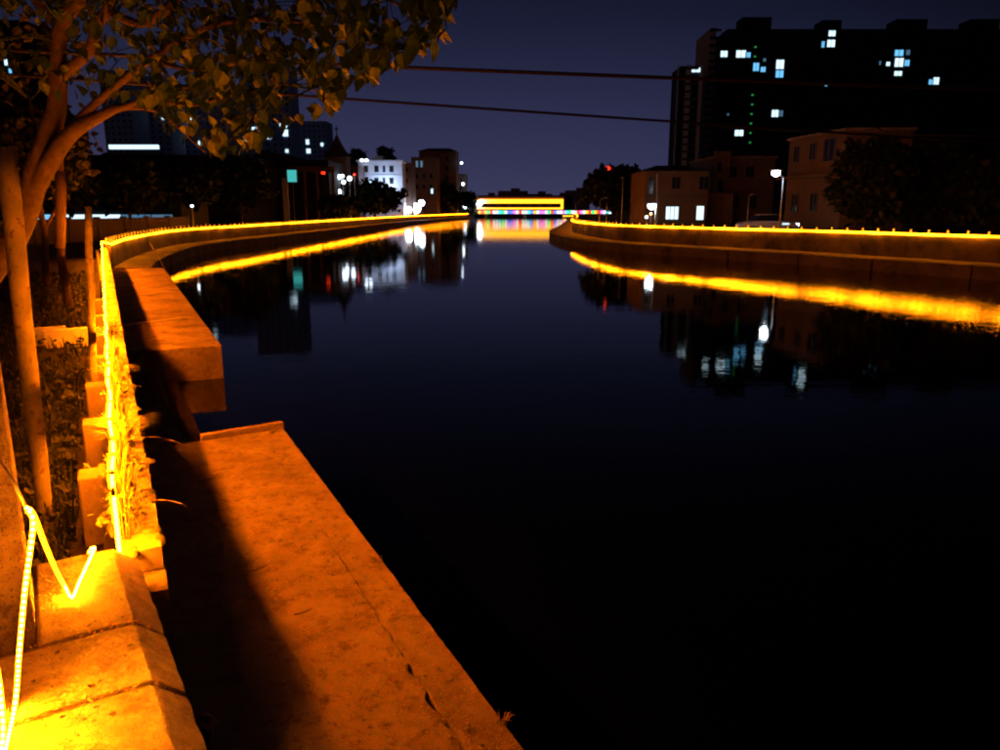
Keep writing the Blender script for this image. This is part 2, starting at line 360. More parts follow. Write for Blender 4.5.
# coping stones on the nearest stretch (its own direction)
CE = Vector((-1.70, 3.05)); CD = (Vector((-0.899, 1.792)) - CE).normalized(); CN = Vector((-CD.y, CD.x))
if CN.x < 0: CN = -CN
def cw(al, s, z): q = CE + CD * al + CN * s; return Vector((q.x, q.y, z))
CT = 1.55
coping = thing('coping_wall', cw(1.2, -0.1, 0.6), 'wall stretch capped with wide yellow-lit granite coping stones in the lower left corner', 'wall')
mb = MB()
b0 = [(-0.34, 0.3), (-0.34, CT - 0.12), (0.02, CT - 0.12), (0.02, 0.3)]
mb.sweep([cw(3.4, 0, 0).xy, cw(0.0, 0, 0).xy], [(-o, z) for o, z in b0] if False else [(o, z) for o, z in b0])
mb.build('wall_core', M['concrete_old'], coping)
cuts = [0.0, 0.715, 1.13, 1.62, 2.2, 2.8]
for i in range(len(cuts) - 1):
    a0, a1 = cuts[i] + (0.016 if i else 0), cuts[i + 1] - 0.016
    sl = -0.30 if i == 0 else -0.42
    mb = MB(); rows = []
    nseg = 10
    prof = [(sl, CT - 0.118), (sl, CT - 0.012), (sl + 0.012, CT), (-0.10, CT + 0.002), (0.0, CT), (0.095, CT - 0.082), (0.098, CT - 0.118)]
    b = 0
    for k in range(nseg + 1):
        al = a0 + (a1 - a0) * k / nseg
        for o_, z_ in prof:
            jx = 0.006 * noise.noise(Vector((al * 9, o_ * 11, 3 + i))); jz = 0.004 * noise.noise(Vector((al * 12, o_ * 15, 9 + i)))
            mb.v.append(tuple(cw(al, o_ + jx, z_ + (jz if z_ > CT - 0.1 else 0))))
    m_ = len(prof)
    for k in range(nseg):
        for q in range(m_):
            q2 = (q + 1) % m_; mb.f.append((k*m_+q, (k+1)*m_+q, (k+1)*m_+q2, k*m_+q2))
    mb.f.append(tuple(range(m_))); mb.f.append(tuple(nseg*m_ + q for q in range(m_-1, -1, -1)))
    mb.build('coping_stone', M['granite'], coping, bevel=0.004)
    if i:
        mj = MB(); mj.v = []; 
        mj.sweep([cw(cuts[i] + 0.02, 0, 0).xy, cw(cuts[i] - 0.02, 0, 0).xy], [(sl + 0.01, CT - 0.117), (sl + 0.01, CT - 0.013), (-0.008, CT - 0.014), (0.085, CT - 0.095), (0.085, CT - 0.117)])
        mj.build('mortar_joint', M['mortar'], coping)

# granite post at the left edge
pb = onz(40, 655, CT - 0.12)
post = thing('granite_post', (pb.x - 0.15, pb.y - 0.0, 1.0), 'rough speckled granite post with glowing rope light at the left edge', 'post')
mb = MB(); pr = R(32.5)
c_, s_ = math.cos(pr), math.sin(pr)
px0 = Vector((pb.x, pb.y)); ax = Vector((-c_, -s_)); ay = Vector((-s_, c_))
ctr = px0 + ax * 0.16 + ay * 0.16
mb.box((ctr.x, ctr.y, 2.05), (0.32, 0.32, 2.1), pr)
pst = mb.build('shaft', M['granite_post'], post, bevel=0.014)
mb = MB().box((ctr.x, ctr.y, 3.135), (0.40, 0.40, 0.07), pr); mb.build('cap', M['granite_post'], post, bevel=0.012)

hk = at(29, 511, 1.985); hb = Vector((ctr.x, ctr.y, hk.z + 0.03)) + Vector((-ay.x, -ay.y, 0)) * 0.15 + Vector((-ax.x, -ax.y, 0)) * 0.12
MB().tube([hb, hb.lerp(hk, 0.6) + Vector((0, 0, 0.012)), hk + Vector((0, 0, -0.012)), hk + Vector((0.004, -0.02, 0.012))], 0.0045, 7).build('hook', M['metal'], post, smooth=True)
# ledge slabs with a cracked edge joint
LZ = 0.6; LW = 1.56
ledge = thing('concrete_ledge', nw(3.0, 0.7, 0.0), 'broad cracked concrete ledge beside the dark water in the foreground', 'ledge')
def slab(name, a0, a1, s0, s1, z0, z1, skew0=0.0, skew1=0.0, amp=0.006, seed=0, parent=ledge, m='concrete', ns=14, crack=False):
    mb = MB(); n = max(4, int((a1 - a0) / 0.04)); n = min(n, 220); cols = [s0 + (s1 - s0) * k / ns for k in range(ns + 1)]
    for i in range(n + 1):
        f_ = i / n
        for k, s in enumerate(cols):
            al = a0 + (a1 - a0) * f_ + (skew0 * (1 - f_) + skew1 * f_) * s; s = s + 0.020 * al * s / LW
            ed = (amp if k == 0 else amp * 0.35) * 1.6 * (noise.noise(Vector((al * 6, seed + 2, 0))) + 0.6 * noise.noise(Vector((al * 19, seed + 4, 0)))) if k in (0, ns) else 0
            if crack and k == ns:
                op = max(0.0, min(1.0, (2.6 - al) / 2.4)); ed = -(0.001 + 0.05 * op * max(0.0, 0.25 + noise.noise(Vector((al * 7, 1, 0))) + 0.5 * noise.noise(Vector((al * 23, 4, 0))))) + 0.010 * noise.noise(Vector((al * 4, 9, 0))) * op * 0.0
            zz = z1 + 0.004 * noise.noise(Vector((al * 1.7, s * 2.1, seed))) + 0.002 * noise.noise(Vector((al * 9, s * 9, seed)))
            mb.v.append(tuple(nw(al, s + ed, zz)))
    w_ = ns + 1
    for i in range(n):
        for k in range(ns): mb.f.append((i*w_+k, i*w_+k+1, (i+1)*w_+k+1, (i+1)*w_+k))
    # skirt
    rim = [k for k in range(w_)] + [i*w_+ns for i in range(1, n+1)] + [n*w_+k for k in range(ns-1, -1, -1)] + [i*w_ for i in range(n-1, 0, -1)]
    b = len(mb.v)
    for r_ in rim: x, y, z = mb.v[r_]; mb.v.append((x, y, z0))
    L_ = len(rim)
    for k in range(L_): mb.f.append((rim[k], rim[(k+1) % L_], b + (k+1) % L_, b + k))
    o = mb.build(name, M[m], parent, smooth=False)
    return o
EJ = LW - 0.24
slab('slab', -3.2, 5.12, WR + 0.005, EJ - 0.001, 0.2, LZ, skew1=0.14, seed=2, crack=True)
slab('edge_beam', -3.2, 5.13, EJ + 0.001, LW, -0.6, LZ - 0.002, seed=5, amp=0.008, ns=4, skew1=0.14)
mb = MB(); mb.v = []
sw = [nw(-3.2, 0, 0).xy, nw(5.1, 0, 0).xy]
mb.sweep(sw, [(WR + 0.01, -0.6), (WR + 0.01, LZ - 0.05), (LW - 0.03, LZ - 0.05), (LW - 0.03, -0.6)]); mb.build('bed', M['mortar'], ledge)
# raised strips along the far end of the ledge
for s0, s1 in ((WR + 0.02, 0.5), (0.8, LW + 0.12)):
    mb = MB(); q0 = nw(5.15 + 0.14 * s0, s0, LZ); q1 = nw(5.15 + 0.14 * s1, s1, LZ); d = (q1 - q0); c = (q0 + q1) / 2
    mb.box((c.x, c.y, LZ + 0.0), (d.length, 0.09, 0.12), math.atan2(d.y, d.x)); mb.build('end_kerb', M['concrete'], ledge, bevel=0.008)

# water stairs in the gap
stairs = thing('water_stairs', nw(8.4, 0.4, 0.0), 'dark concrete steps going down to the water in the gap of the ledge', 'stairs')
for k, (s0, s1, z) in enumerate(((WR + 0.003, 0.42, 0.36), (0.43, 0.70, 0.18), (0.71, 1.0, 0.03))):
    mb = MB(); mb.sweep([nw(5.55, 0, 0).xy, nw(11.2, 0, 0).xy], [(s0, -0.5), (s0, z), (s1, z), (s1, -0.5)]); mb.build('step', M['wet'], stairs, bevel=0.01)

# second ledge block up to the bend
ledge2 = thing('concrete_ledge', nw(18.0, 0.7, 0.0), 'farther concrete ledge block beyond the gap, running up to the bend', 'ledge')
cut2 = [11.25, 15.6, 19.5, 24.0, near_len - 1.0]
for i in range(4):
    slab('slab', cut2[i] + 0.006, cut2[i+1] - 0.006, WR + 0.005, LW, -0.3, LZ + (0.006 if i % 2 else 0), seed=20 + i, parent=ledge2, skew0=-0.04 if i == 0 else 0, m='stained')
mb = MB(); mb.sweep([nw(11.3, 0, 0).xy, nw(near_len - 1.0, 0, 0).xy], [(WR + 0.01, -0.6), (WR + 0.01, -0.301), (LW + 0.05, -0.301), (LW + 0.05, -0.6)]); mb.build('plinth', M['wet'], ledge2)

# ------------------------------------------------------------------ far banks: ledge, wall, pegs, rope
def bank(path, label_w, label_l, label_r, zt, zr, side, lw0, lw1, rope_r, first, npeg, joint):
    """side=+1: water lies to the right of the path direction"""
    s = side
    b3 = (path[0].x, path[0].y, 0.6)
    wl = thing('embankment_wall', b3, label_w, 'wall')
    P = path
    # wall panels, one piece every few metres
    dense = resample(P, 1.0)
    n0 = 0; i = 0
    while n0 < len(dense) - 2:
        step = joint if n0 < 140 else 60
        seg = dense[n0:n0 + step + 1]
        if len(seg) < 2: break
        a_ = seg[0] + (seg[1] - seg[0]) * 0.012; e_ = seg[-1] - (seg[-1] - seg[-2]) * 0.012
        sg = [a_] + seg[1:-1] + [e_]
        dz = random.uniform(-0.012, 0.012)
        o0, o1 = sorted((-s * 0.34, -s * 0.05))
        MB().sweep(sg, [(o0, -0.5), (o0, zt + dz), (o1, zt + dz), (o1, -0.5)]).build('wall_panel', M['bankwall'], wl)
        n0 += step; i += 1
    o0, o1 = sorted((-s * 0.33, -s * 0.08))
    MB().sweep(dense, [(o0, -0.5), (o0, zt - 0.06), (o1, zt - 0.06), (o1, -0.5)]).build('wall_core', M['mortar'], wl)
    pegm = meshdata(MB().lathe((0, 0, 0), [(0.04, 0), (0.035, 0.20), (0.055, 0.21), (0.05, 0.30), (0.02, 0.34)], 8), 'rail_stub', M['pale'])
    for k, q in enumerate(dense[:npeg]):
        tq = (dense[min(k+1, len(dense)-1)] - dense[max(k-1, 0)]).normalized(); nv = Vector((tq.y, -tq.x))
        pq = q - nv * s * 0.19; piece('rail_stub', pegm, wl, (pq.x, pq.y, zt - 0.02))
    # ledge pieces
    lg = thing('embankment_ledge', b3, label_l, 'ledge')
    n0 = 0
    while n0 < len(dense) - 2:
        step = 5 if n0 < 100 else 60
        seg = dense[n0:n0 + step + 1]
        if len(seg) < 2: break
        a_ = seg[0] + (seg[1] - seg[0]) * 0.015; e_ = seg[-1] - (seg[-1] - seg[-2]) * 0.015
        f_ = min(1, n0 / 40.0); lw = lw0 + (lw1 - lw0) * f_
        o0, o1 = sorted((-s * 0.045, s * lw)); z = 0.6 + random.uniform(-0.015, 0.012)
        MB().sweep([a_] + seg[1:-1] + [e_], [(o0, -0.5), (o0, z), (o1, z), (o1, -0.5)]).build('slab', M['ledge_far'], lg)
        n0 += step
    # rope
    rl = thing('rope_light', (path[0].x, path[0].y, zr), label_r, 'rope light')
    MB().tube([(q.x, q.y, zr + 0.012 * noise.noise(Vector((q.x, q.y, 0)) * 0.7)) for q in resample(P, 2.0)], rope_r, 8).build('light_tube', M['led_far'], rl)
    return wl
lf = [q for q in left_far if q.y < 298]
bank(lf, 'curving concrete embankment wall of the left bank beyond the bend', 'narrow concrete ledge under the left embankment wall', 'amber rope light along the top of the left embankment wall', 1.555, ZL, 1, 1.45, 2.0, 0.05, 0, 130, 6)
rf = [q for q in right_path if q.y < 298]
bank(rf, 'concrete embankment wall of the right bank below dark houses', 'concrete ledge curving round the right bank at the waterline', 'amber rope light along the top of the right embankment wall', 1.745, 1.80, -1, 1.9, 2.6, 0.05, 0, 110, 6)

# near rope: post loop, over the coping, then along the wall
rope = thing('rope_light', nw(2.0, -0.02, WT), 'amber rope light looped on the granite post and running along the near wall', 'rope light')
post_px = [at(-22, 430, 2.04), at(-16, 530, 2.0), at(-9, 630, 1.9), at(0, 690, 1.83), at(3, 735, 1.78), onz(-4, 790, CT + 0.012), onz(0, 800, CT + 0.012), onz(4, 760, CT + 0.012), onz(15, 705, CT + 0.015), at(19, 655, 1.96), at(25, 590, 1.97), at(31, 545, 1.97), at(33, 520, 1.97), at(27, 509, 1.99), at(34, 516, 2.03)]  # first points: unseen strand added up the post to brighten the ledge shadow
post_pts = crom(post_px + [at(46, 547, 2.22), at(56, 570, 2.5), onz(65, 587, CT + 0.03), onz(72, 598, CT + 0.012), onz(80, 581, CT + 0.012), onz(94, 550, CT + 0.014), cw(-0.04, -0.09, CT - 0.02), cw(-0.05, -0.08, CT - 0.16)], 10)
MB().tube(post_pts, 0.0065, 8).build('light_tube', M['led_post'], rope, smooth=True)
chips = MB()
for q, q2 in zip(resample(post_pts, 0.019)[:-1], resample(post_pts, 0.019)[1:]):
    d = (q2 - q).normalized(); chips.box(q + Vector((0.0042, -0.0054, 0.0054)), (0.005, 0.005, 0.005), math.atan2(d.y, d.x))
chips.build('led_chips', M['chip'], rope, kind='stuff')
npts = [nw(0.52, 0.01, WT + 0.02), nw(0.60, 0.01, WT + 0.16)]
for i in range(220):
    al = 0.72 + i * 0.155
    if al > near_len - 0.3: break
    sag = 0.015 * math.sin((al - 0.9) / 1.55 * math.pi) ** 2
    npts.append(nw(al, 0.012 + 0.006 * math.sin(al * 5.1), WT + 0.25 - sag + 0.004 * math.sin(al * 13)))
npts.append(Vector((left_far[0].x, left_far[0].y, ZL)))
fine = resample(crom(npts, 3), 0.04)
lit = []; acc = 0.0; k = 0; on = True; length = 0.3
dark = MB()
while k < len(fine) - 1:
    n_ = max(2, int(length / 0.04)); seg = fine[k:k + n_ + 1]
    if len(seg) >= 2:
        if on: MB().tube(seg, 0.008, 8).build('light_tube', M['led_near'], rope, smooth=True)
        else: dark.tube(seg, 0.0075, 6)
    k += n_; on = not on
    length = random.uniform(0.20, 0.42) if on else random.uniform(0.06, 0.15)
    if k > 420 and not on: length = 0.05
    if k > 420 and on: length = 1.6
dark.build('unlit_tube', M['black'], rope, kind='stuff')  # unlit stretches added to break the rope's glow into dashes
ch_ = MB(); cp = [Vector((q.x, q.y)) + Vector((-NN.x, -NN.y)) * 0.017 for q in fine[4:]]
for q, p2, c_, c2 in zip(fine[4:-1], fine[5:], cp[:-1], cp[1:]):
    ch_.face([(c_.x, c_.y, q.z - 0.012), (c2.x, c2.y, p2.z - 0.012), (c2.x, c2.y, p2.z + 0.016), (c_.x, c_.y, q.z + 0.016)])
    ch_.face([(c_.x - NN.x*.003, c_.y - NN.y*.003, q.z - 0.012), (c2.x - NN.x*.003, c2.y - NN.y*.003, p2.z - 0.012), (c2.x - NN.x*.003, c2.y - NN.y*.003, p2.z + 0.016), (c_.x - NN.x*.003, c_.y - NN.y*.003, q.z + 0.016)])
ch_.build('light_shield', M['metal'], rope)  # added strip that blocks the rope's light towards the land

# ------------------------------------------------------------------ plants, litter and small things on the near bank
def tuft(mb, c, n, h, spread, wid=0.006, droop=0.5):
    for _ in range(n):
        a_ = random.uniform(0, 6.283); l = h * random.uniform(0.5, 1.15); out_ = spread * random.uniform(0.1, 1)
        d = Vector((math.cos(a_), math.sin(a_), 0)); sd_ = Vector((-d.y, d.x, 0)) * wid * random.uniform(0.6, 1.3)
        p0 = Vector(c) + d * random.uniform(0, 0.03); p1 = p0 + d * out_ * 0.4 + Vector((0, 0, l * 0.65)); p2 = p0 + d * out_ + Vector((0, 0, l * (1 - droop * random.random())))
        mb.face([p0 - sd_, p0 + sd_, p1 + sd_ * 0.8, p1 - sd_ * 0.8]); mb.face([p1 - sd_ * 0.8, p1 + sd_ * 0.8, p2])
def leafy(mb, c, n, r, size):
    for _ in range(n):
        q = Vector(c) + Vector((random.gauss(0, r), random.gauss(0, r), abs(random.gauss(0, r * 0.8))))
        leaf_face(mb, q, size * random.uniform(0.6, 1.3), random.uniform(0, 6.283), random.uniform(-0.9, 0.9), random.uniform(-0.9, 0.9))
def leaf_face(mb, c, L, rz_, rx_, ry_):
    m = Matrix.Rotation(rz_, 3, 'Z') @ Matrix.Rotation(ry_, 3, 'Y') @ Matrix.Rotation(rx_, 3, 'X')
    W = L * 0.36
    pr_ = [(0, 0, 0), (0.10*L, W*0.62, 0.03*L), (0.28*L, W, 0.06*L), (0.52*L, W*0.92, 0.05*L), (0.78*L, W*0.45, 0.0), (L, 0, -0.10*L)]
    pr_ += [(x, -y, z) for x, y, z in reversed(pr_[1:5])] + [(0.3*L, 0, -0.02*L), (0.68*L, 0, -0.035*L)]
    v = [Vector(c) + m @ Vector(q) for q in pr_]; b = len(mb.v); mb.v += [tuple(q) for q in v]
    mb.f += [(b, b+1, b+2, b+10), (b+2, b+3, b+11, b+10), (b+3, b+4, b+5, b+11), (b+5, b+6, b+7, b+11), (b+7, b+8, b+10, b+11), (b+8, b+9, b, b+10)]
def mound(mb, c, rx_, ry_, h, rzz, n=14, rings=5):
    b = len(mb.v); c = Vector(c); m = Matrix.Rotation(rzz, 3, 'Z')
    for i in range(rings + 1):
        f_ = i / rings
        for k in range(n):
            a_ = 2 * math.pi * k / n; rr = math.cos(f_ * math.pi / 2) + 0.02
            q = m @ Vector((rx_ * rr * math.cos(a_), ry_ * rr * math.sin(a_), h * math.sin(f_ * math.pi / 2)))
            q *= 1 + 0.25 * noise.noise((c + q) * 23); mb.v.append(tuple(c + q))
    for i in range(rings):
        for k in range(n):
            k2 = (k + 1) % n; mb.f.append((b+i*n+k, b+i*n+k2, b+(i+1)*n+k2, b+(i+1)*n+k))
    mb.f.append(tuple(b + rings*n + k for k in range(n)))
weeds = [(0.95, 0.02, 'dark leafy weed on the wall top next to the coping end', 'leafy', 0.07),
         (1.25, 0.05, 'flattened pale dry weed on the wall top behind the leafy one', 'tuft', 0.07),
         (1.75, 0.03, 'dark green mossy weed clump in the middle of the lit wall top', 'leafy', 0.06),
         (2.35, 0.07, 'spiky pale grass tuft leaning over the ledge from the wall', 'spiky', 0.22),
         (3.0, 0.03, 'low mossy weed patch just past the spiky grass tuft', 'tuft', 0.06),
         (3.8, 0.05, 'small green weed by the third pier of the wall', 'leafy', 0.05),
         (5.6, 0.06, 'sparse dry weed on the wall top near the fourth pier', 'tuft', 0.06),
         (7.4, 0.06, 'little leafy weed on the far narrow stretch of the wall top', 'leafy', 0.05),
         (4.7, 0.04, 'bushy yellow grass tuft at the far end of the weedy wall stretch', 'spiky', 0.13)]
for al, s, lab, kd, h in weeds:
    c = nw(al, s, WT)
    tw = thing('weed_plant', c, lab, 'weed', 'weeds on the river wall')
    mm = MB(); mound(mm, c - Vector((0, 0, 0.008)), 0.075, 0.13 + random.random() * 0.08, 0.035, rz); mm.build('moss_mound', M['moss'], tw, smooth=True)
    mm = MB()
    if kd == 'leafy':
        leafy(mm, c + Vector((0, 0, 0.02)), 60, 0.055, 0.045)
        for _ in range(95): leaf_face(mm, nw(al + random.gauss(0, 0.13), random.gauss(0.085, 0.034), WT + random.uniform(0.02, 0.17)), random.uniform(0.014, 0.038), random.uniform(0, 6.3), random.uniform(-.9, .9), random.uniform(-.9, .9))
        for _ in range(7): q_ = nw(al + random.gauss(0, 0.06), random.gauss(0.075, 0.03), WT); mm.tube([q_, q_ + Vector((random.gauss(0, .03), random.gauss(0, .03), 0.22))], [0.003, 0.0015], 4)
    else:
        tuft(mm, c, 150 if kd == 'spiky' else 90, h * 1.2, 0.26 if kd == 'spiky' else 0.13, 0.005)
        tuft(mm, nw(al + 0.08, 0.07, WT), 120, 0.19, 0.12, 0.0042, 0.5)
    for da in (-0.2, 0.02, 0.21): tuft(mm, nw(al + da, 0.04, WT), 13, 0.32, 0.10, 0.0042, 0.3)
    mm.build('blades', M['weed'] if kd != 'spiky' else M['straw'], tw, kind='stuff')
for px_, py_, lab in ((376, 562, 'small grass sprig growing from the middle of the ledge edge'), (502, 722, 'small grass sprig at the near end of the ledge edge'), (272, 433, 'tiny grass sprig on the far corner of the foreground ledge')):
    c = onz(px_, py_, LZ + 0.002); tw = thing('weed_plant', c, lab, 'weed', 'weeds on the ledge edge')
    mm = MB(); tuft(mm, c, 22, 0.055, 0.05, 0.0022); mm.build('blades', M['straw'], tw, kind='stuff')
    mm = MB(); mound(mm, c - Vector((0, 0, 0.01)), 0.03, 0.03, 0.02, 0, 8, 3); mm.build('root_clump', M['moss'], tw, smooth=True)
# moss and dirt crust along the wall top
mm = MB()
for i in range(46):
    al = 0.6 + i * 0.115 + random.uniform(-0.05, 0.05)
    mound(mm, nw(al, random.uniform(WL + 0.02, WR - 0.01), WT - 0.012), random.uniform(0.02, 0.06), random.uniform(0.03, 0.08), random.uniform(0.012, 0.03), rz, 9, 3)
mc = mm.build('moss', M['moss'], smooth=True, kind='stuff'); tag(mc, 'crust of moss and dirt along the lit wall top', 'moss')
# dry stems hanging over the ledge
for k, (al, s, L, lab) in enumerate(((2.5, 0.12, 0.34, 'long curved dry stem hanging from the wall over the ledge'), (1.2, 0.12, 0.22, 'short dry stem drooping beside the coping end'))):
    q = nw(al, s, WT); pts = [q + Vector((NN.x, NN.y, 0)) * (L * f_) + Vector((DN.x, DN.y, 0)) * (-0.25 * L * f_ * f_) + Vector((0, 0, 0.06 * f_ - 0.42 * L * f_ * f_)) for f_ in (0, .2, .4, .6, .8, 1)]
    o = MB().tube(pts, [0.003, 0.003, 0.0025, 0.002, 0.002, 0.001], 5).build('dry_stem', M['straw'], origin=q); tag(o, lab, 'stem', 'dry stems on the wall')

def litter(name, fn, n, matk, label, cat, group):
    for i in range(n):
        c, size = fn(i); mm = MB(); leaf_face(mm, c, size, random.uniform(0, 6.28), random.uniform(-0.25, 0.25), random.uniform(-0.25, 0.15))
        o = mm.build(name, M[matk], origin=c); tag(o, label, cat, group)
litter('fallen_leaf', lambda i: (nw(random.uniform(-0.4, 5.0), random.uniform(0.3, LW - 0.04), LZ + 0.012), random.uniform(0.018, 0.05)), 44, 'dead_leaf', 'small dry leaf lying on the foreground concrete ledge', 'leaf', 'dry leaves on the near ledge')
litter('fallen_leaf', lambda i: (cw(random.uniform(0.1, 1.7), random.uniform(-0.32, -0.02), CT + 0.008), random.uniform(0.012, 0.03)), 20, 'dark_bits', 'tiny dark leaf scrap lying on the granite coping', 'leaf', 'leaf scraps on the coping')
litter('fallen_leaf', lambda i: (nw(random.uniform(11.5, 20), random.uniform(0.3, LW - 0.05), LZ + 0.015), random.uniform(0.05, 0.11)), 10, 'dark_bits', 'dark dead leaf lying on the farther ledge block', 'leaf', 'dead leaves on the far ledge block')
mm = MB()
for i in range(700):
    c = nw(random.uniform(-0.6, 5.0), random.uniform(0.2, LW - 0.02), LZ + 0.006); r_ = random.uniform(0.003, 0.009)
    mm.box(c, (r_ * 2, r_ * 1.5, r_), random.uniform(0, 3))
for i in range(160):
    al_ = random.uniform(-0.6, 2.4); c = nw(al_, EJ + 0.020 * al_ * EJ / LW + random.gauss(-0.02, 0.03), LZ + 0.004); leaf_face(mm, c, random.uniform(0.008, 0.024), random.uniform(0, 6.3), random.uniform(-.5, .5), random.uniform(-.4, .4))
tag(mm.build('grit', M['granite'], kind='stuff'), 'loose grit and crumbs scattered on the concrete ledge', 'grit')
mm = MB()
for i in range(150):
    if i < 90:
        k = random.choice([1, 2]); c = cw(cuts[k] + random.uniform(-0.025, 0.025), random.uniform(-0.36, 0.06), CT + 0.003)
        if (c.xy - CE).dot(CN) > 0: c.z -= 0.86 * (c.xy - CE).dot(CN)
    else: c = cw(random.uniform(0.05, 1.8), random.uniform(-0.38, -0.02), CT + 0.004)
    leaf_face(mm, c, random.uniform(0.006, 0.02), random.uniform(0, 6.3), random.uniform(-.6, .6), random.uniform(-.4, .4))
tag(mm.build('leaf_crumbs', M['dead_leaf'], kind='stuff'), 'crumbs of dead leaves gathered in the coping joints', 'litter')
for i, (al, s, L, lab) in enumerate(((1.9, 0.72, 0.16, 'thin dark twig lying near the middle of the ledge'), (1.2, 0.88, 0.12, 'short twig lying on the lit half of the ledge near its edge joint'), (3.9, 0.62, 0.2, 'twig lying across the far part of the foreground ledge'))):
    q = nw(al, s, LZ + 0.014); a_ = random.uniform(0, 3)
    pts = [q + Vector((math.cos(a_ + 0.5 * f_), math.sin(a_ + 0.5 * f_), 0)) * L * f_ for f_ in (0, .33, .66, 1)]
    tag(MB().tube(pts, [0.004, 0.0035, 0.003, 0.002], 6).build('twig', M['dark_bits'], origin=q), lab, 'twig', 'twigs on the ledge')
# broken stake with a dead leaf
sb = onz(207, 762, LZ)
st = thing('broken_stake', (sb.x, sb.y, LZ), 'short broken stake with a pale dead leaf draped on top, bottom of the picture', 'stake')
MB().tube([(sb.x, sb.y, LZ - 0.0), (sb.x + 0.005, sb.y + 0.004, LZ + 0.13), (sb.x + 0.008, sb.y + 0.006, LZ + 0.22)], [0.028, 0.026, 0.022], 9).build('stake_shaft', M['bark'], st)
mm = MB()
for k in range(5): leaf_face(mm, (sb.x + 0.004, sb.y + 0.004, LZ + 0.235), 0.075, k * 1.26 + 0.4, 0.1, 0.85)
mm.build('dead_leaf', M['dead_leaf'], st)
# thin pipe crossing the far ledge block and a slack line
q0, q1 = nw(14.6, WR, LZ + 0.02), nw(15.2, LW + 0.05, LZ + 0.03)
o = MB().tube([q0, (q0 + q1) / 2, q1, q1 + Vector((NN.x * .05, NN.y * .05, -0.05)), q1 + Vector((NN.x * .06, NN.y * .06, -0.5))], 0.016, 7).build('drain_pipe', M['pale'], origin=q0); tag(o, 'thin pale pipe crossing the farther ledge block to the water', 'pipe')
q0, q1 = at(150, 243, 24), onz(176, 286, 0.3)
o = MB().tube([q0, (q0 + q1) / 2 + Vector((0, 0, -0.05)), q1], 0.012, 5).build('slack_line', M['straw'], origin=q1); tag(o, 'thin slack line from the embankment wall down to the water', 'line')

# land side: poles, slabs, grass
def pole(name, p0, p1, r0, r1, label, grp, m='pole_wood', cat='pole'):
    pts = [Vector(p0).lerp(Vector(p1), f_) + Vector((0.012 * noise.noise(Vector((f_ * 4, p0[0], 0))), 0.012 * noise.noise(Vector((f_ * 4, p0[1], 5))), 0)) for f_ in [k / 9 for k in range(10)]]
    r_ = [(r0 + (r1 - r0) * k / 9) * (1 + 0.08 * noise.noise(Vector((k * 1.7, p0[0], 2)))) for k in range(10)]
    t_ = thing(name, p0, label, cat, grp)
    mm = MB(); mm.tube(pts, r_, 12); mm.build('shaft', M[m], t_, smooth=True)
    mm = MB(); mm.lathe((p1[0], p1[1], p1[2] - 0.004), [(r1 * 1.0, 0), (r1 * 0.8, 0.008), (0.3 * r1, 0.012)], 12); mm.build('sawn_end', M['straw'], t_)
    return t_
b0 = onz(47, 530, 1.0); pole('wooden_pole', b0, at(5, 148, b0.y + 0.25), 0.046, 0.060, 'leaning peeled pole propping the tree beside the granite post', 'wooden poles on the left bank')
b0 = onz(94, 408, 1.0); pole('wooden_pole', b0, at(88, 207, b0.y + 0.1), 0.040, 0.036, 'upright thin stake standing behind the wall piers', 'wooden poles on the left bank')
b0 = onz(108, 318, 1.0); pole('wooden_pole', b0, at(97, 250, b0.y - 0.6), 0.035, 0.028, 'thin slanting stake near the far lit pier', 'wooden poles on the left bank')
for x, y, wd, lab in ((46, 339, 0.95, 'small amber-lit pale concrete slab on the dark ground, left one'), (76, 340, 1.35, 'wider amber-lit pale concrete slab on the ground beside the stake')):
    c = onz(x, y + 6, 1.0); mm = MB().box((c.x, c.y, 1.13), (wd * 0.60, 0.12, 0.28), R(28)); o = mm.build('concrete_slab', M['white'], origin=(c.x, c.y, 1.0), bevel=0.012); tag(o, lab, 'slab', 'concrete slabs on the left bank')
mm = MB()
for i in range(7500):
    y = random.uniform(3.6, 9) if random.random() < 0.6 else random.uniform(9, 24); q = NEAR0 + DN * (y - 2.4) / 0.887; x = q.x - 0.16 - abs(random.gauss(0, 0.11 * y)) - random.random() * 0.15
    if random.random() < 0.45: tuft(mm, (x, y, 1.0), 3, random.uniform(0.08, 0.3), 0.14, 0.008)
    else: leaf_face(mm, (x, y, 1.0 + random.random() * 0.16), random.uniform(0.04, 0.11), random.uniform(0, 6.3), random.uniform(-.8, .8), random.uniform(-.8, .8))
tag(mm.build('undergrowth', M['grass_dark'], kind='stuff'), 'dark grass and leafy undergrowth on the left bank behind the wall', 'undergrowth')
# loose hose loop behind a pier
q = onz(84, 400, 1.0); pts = [q + Vector((0.10 * math.cos(a_) - 0.02, 0.1, 0.33 * math.sin(a_))) for a_ in [k * math.pi / 10 for k in range(11)]]
tag(MB().tube(pts, 0.011, 7).build('hose_loop', M['black'], origin=q), 'arched loop of dark hose beside the thin stake', 'hose')

